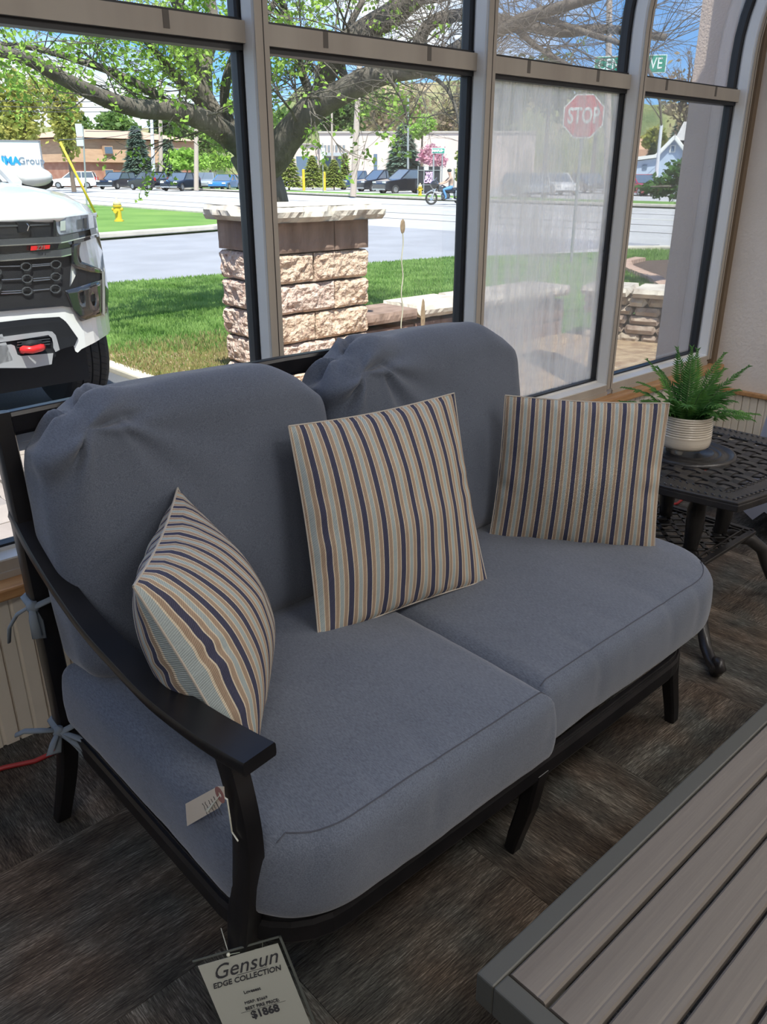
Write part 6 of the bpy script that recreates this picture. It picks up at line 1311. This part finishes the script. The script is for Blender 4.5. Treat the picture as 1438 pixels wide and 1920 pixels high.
def leafat(p, k, s=.033):
    for _ in range(k):
        q = p+Vector((rt.uniform(-1, 1), rt.uniform(-1, 1), rt.uniform(-1, 1)))*.055; e1 = Vector((rt.uniform(-1, 1), rt.uniform(-1, 1), rt.uniform(-.9, .3))).normalized(); e2 = e1.cross(Vector((rt.uniform(-1, 1), rt.uniform(-1, 1), rt.uniform(-1, 1)))).normalized(); s_ = s*rt.uniform(.6, 1.2)
        lf.add([q, q+e1*s_*.5+e2*s_*.55, q+e1*s_*1.4, q+e1*s_*.5-e2*s_*.55], [(0, 1, 2, 3)]); cnt[0] += 1
def twig(p, d, L, r_, dep, leaf):
    n = 4; pts = [p]; q = p
    for i in range(n): d = (d+Vector((rt.uniform(-1, 1), rt.uniform(-1, 1), rt.uniform(-1, 1)))*.22).normalized(); q = q+d*L/n; pts.append(q)
    tw.tube(pts, [r_*(1-.5*i/n) for i in range(n+1)], 4 if r_ > .01 else 3, caps=False); cnt[1] += 1
    if dep == 0:
        if rt.random() < leaf: leafat(q, 6, .038); leafat(pts[2], 4, .034); leafat(pts[3], 2, .034)
        return
    for k in range(3 if dep > 1 else 4):
        i = rt.randint(1, n); twig(pts[i], (d+Vector((rt.uniform(-1, 1), rt.uniform(-1, 1), rt.uniform(-.8, .8)))*.8).normalized(), L*rt.uniform(.45, .75), r_*.55, dep-1, leaf)
T_, _ = limb([(505, 600), (502, 440), (496, 360), (484, 315), (468, 285)], .26, .21, (D0, D0), 'trunk', 14)
b = MB(); g0 = Vector((T_[0].x, T_[0].y, ZG-.05)); b.tube([g0, g0+Vector((0, 0, .15)), T_[0]+Vector((0, 0, .1))], [.42, .30, .26], 14); b.build('trunk_flare', M_BARK, big, smooth=True)
limbs = [([(478, 300), (440, 262), (395, 232), (335, 213), (270, 206), (200, 187), (130, 152), (60, 115), (-20, 92)], .135, .035, (D0, 7.6), .75),
         ([(375, 225), (318, 195), (262, 162), (200, 132), (130, 108), (50, 88), (-20, 84)], .05, .02, (D0-.3, 8.6), .8),
         ([(470, 290), (432, 240), (398, 205), (378, 165), (360, 110), (352, 60), (330, 0), (310, -60)], .10, .05, (D0, 9.4), .8),
         ([(400, 215), (372, 190), (330, 140), (290, 95), (262, 62), (225, 20)], .05, .025, (D0-.1, 8.4), .8),
         ([(385, 180), (388, 120), (402, 60), (395, 0), (380, -60)], .07, .05, (D0, 10.2), .8),
         ([(440, 250), (420, 190), (432, 120), (470, 60), (520, 0)], .06, .03, (D0, 9), .8),
         ([(478, 320), (515, 300), (545, 250), (585, 205), (640, 172), (700, 148), (760, 132), (815, 124)], .185, .07, (D0, 8.2), .45),
         ([(610, 195), (608, 160), (618, 130), (640, 90), (690, 55), (735, 25), (790, -20)], .10, .12, (D0-.3, 8.6), .35),
         ([(735, 142), (775, 105), (800, 50), (860, 30), (950, 40), (1050, 60), (1140, 55), (1250, 70)], .07, .03, (8.6, 8.2), .0),
         ([(815, 124), (860, 90), (930, 60), (1000, 30), (1100, 0), (1200, -30)], .08, .03, (8.2, 7.8), .0),
         ([(760, 128), (820, 150), (850, 190), (862, 240)], .022, .010, (8.3, 8.0), .05), ([(725, 140), (755, 190), (765, 235)], .018, .008, (8.3, 8.4), .2),
         ([(590, 200), (560, 120), (548, 60), (520, -20)], .05, .03, (D0, 9.0), .8), ([(655, 165), (640, 120), (650, 60), (680, 0)], .05, .03, (9, 9.2), .6),
         ([(1000, 30), (1100, 62), (1180, 90), (1230, 160), (1240, 235)], .03, .008, (8.0, 7.6), .0), ([(950, 40), (1000, 85), (1060, 120), (1120, 150)], .03, .010, (8.1, 7.6), .0)]
for pts, r0, r1, Ds, lf_ in limbs:
    Q, rl = limb(pts, r0, r1, Ds, n=10 if r0 > .09 else 7)
    K = len(Q); step = 2 if K > 20 else 1
    for i in range(3 if r0 > .1 else 1, K, step):
        q = Q[i]; big_ = rl[i] > .05
        # project roughly to know the side (right side of the tree is still bare)
        w_ = (q-CAM).dot(FW); sx_ = 719+F_PX*(q-CAM).dot(RT)/w_; sy_ = 960-F_PX*(q-CAM).dot(UP)/w_
        if sy_ > 255 or sx_ < -150 : continue
        for _ in range(2 if (sx_ > 760 and sy_ < 120) else 1):
            d = Vector((rt.uniform(-1, 1), rt.uniform(-1, 1), rt.uniform(-.35, 1))).normalized(); twig(q, d, rt.uniform(.5, 1.0), max(.006, rl[i]*.12), 2 if sx_ < 740 else 3, lf_*(1 if sx_ < 660 else .12))
o = tw.build('twigs', M_BARK, big); part_stuff(o); o = lf.build('leaves', L_FRESH, big); part_stuff(o)
print('leaves', cnt)
# dark leafy branch end seen through the rightmost window
L_SHR = leafmat('dark_glossy_leaves', (.035, .10, .02), (.09, .20, .045), 3)
sh = thing('shrub_tree', Vector((gd(1330, 330, 12).x, gd(1330, 330, 12).y, ZG)), 'dark green leafy small tree reaching in from the right across the road view', 'tree')
b = MB(); f = MB(); g0 = Vector((gd(1330, 330, 12).x, gd(1330, 330, 12).y, ZG)); b.tube([g0, gd(1330, 380, 12), gd(1310, 320, 12), gd(1270, 310, 12)], [.10, .08, .06, .03], 8); b.tube([gd(1320, 350, 12), gd(1270, 350, 12), gd(1220, 350, 12)], [.05, .03, .01], 6); b.build('stems', M_BARK, sh)
rs_ = random.Random(2)
for (x, y, rx, ry, n_) in ((1275, 325, 30, 26, 420), (1250, 350, 34, 22, 420), (1218, 352, 26, 12, 200), (1285, 365, 24, 20, 300), (1300, 320, 30, 34, 400), (1300, 385, 22, 14, 120), (1320, 350, 30, 30, 300)):
    c = gd(x, y, 12+rs_.uniform(-.3, .3)); leafcloud(f, c, (rx/F_PX*11.5, rx/F_PX*11.5, ry/F_PX*11.5), n_, .040, rs_, .2)
part_stuff(f.build('leaves', L_SHR, sh))
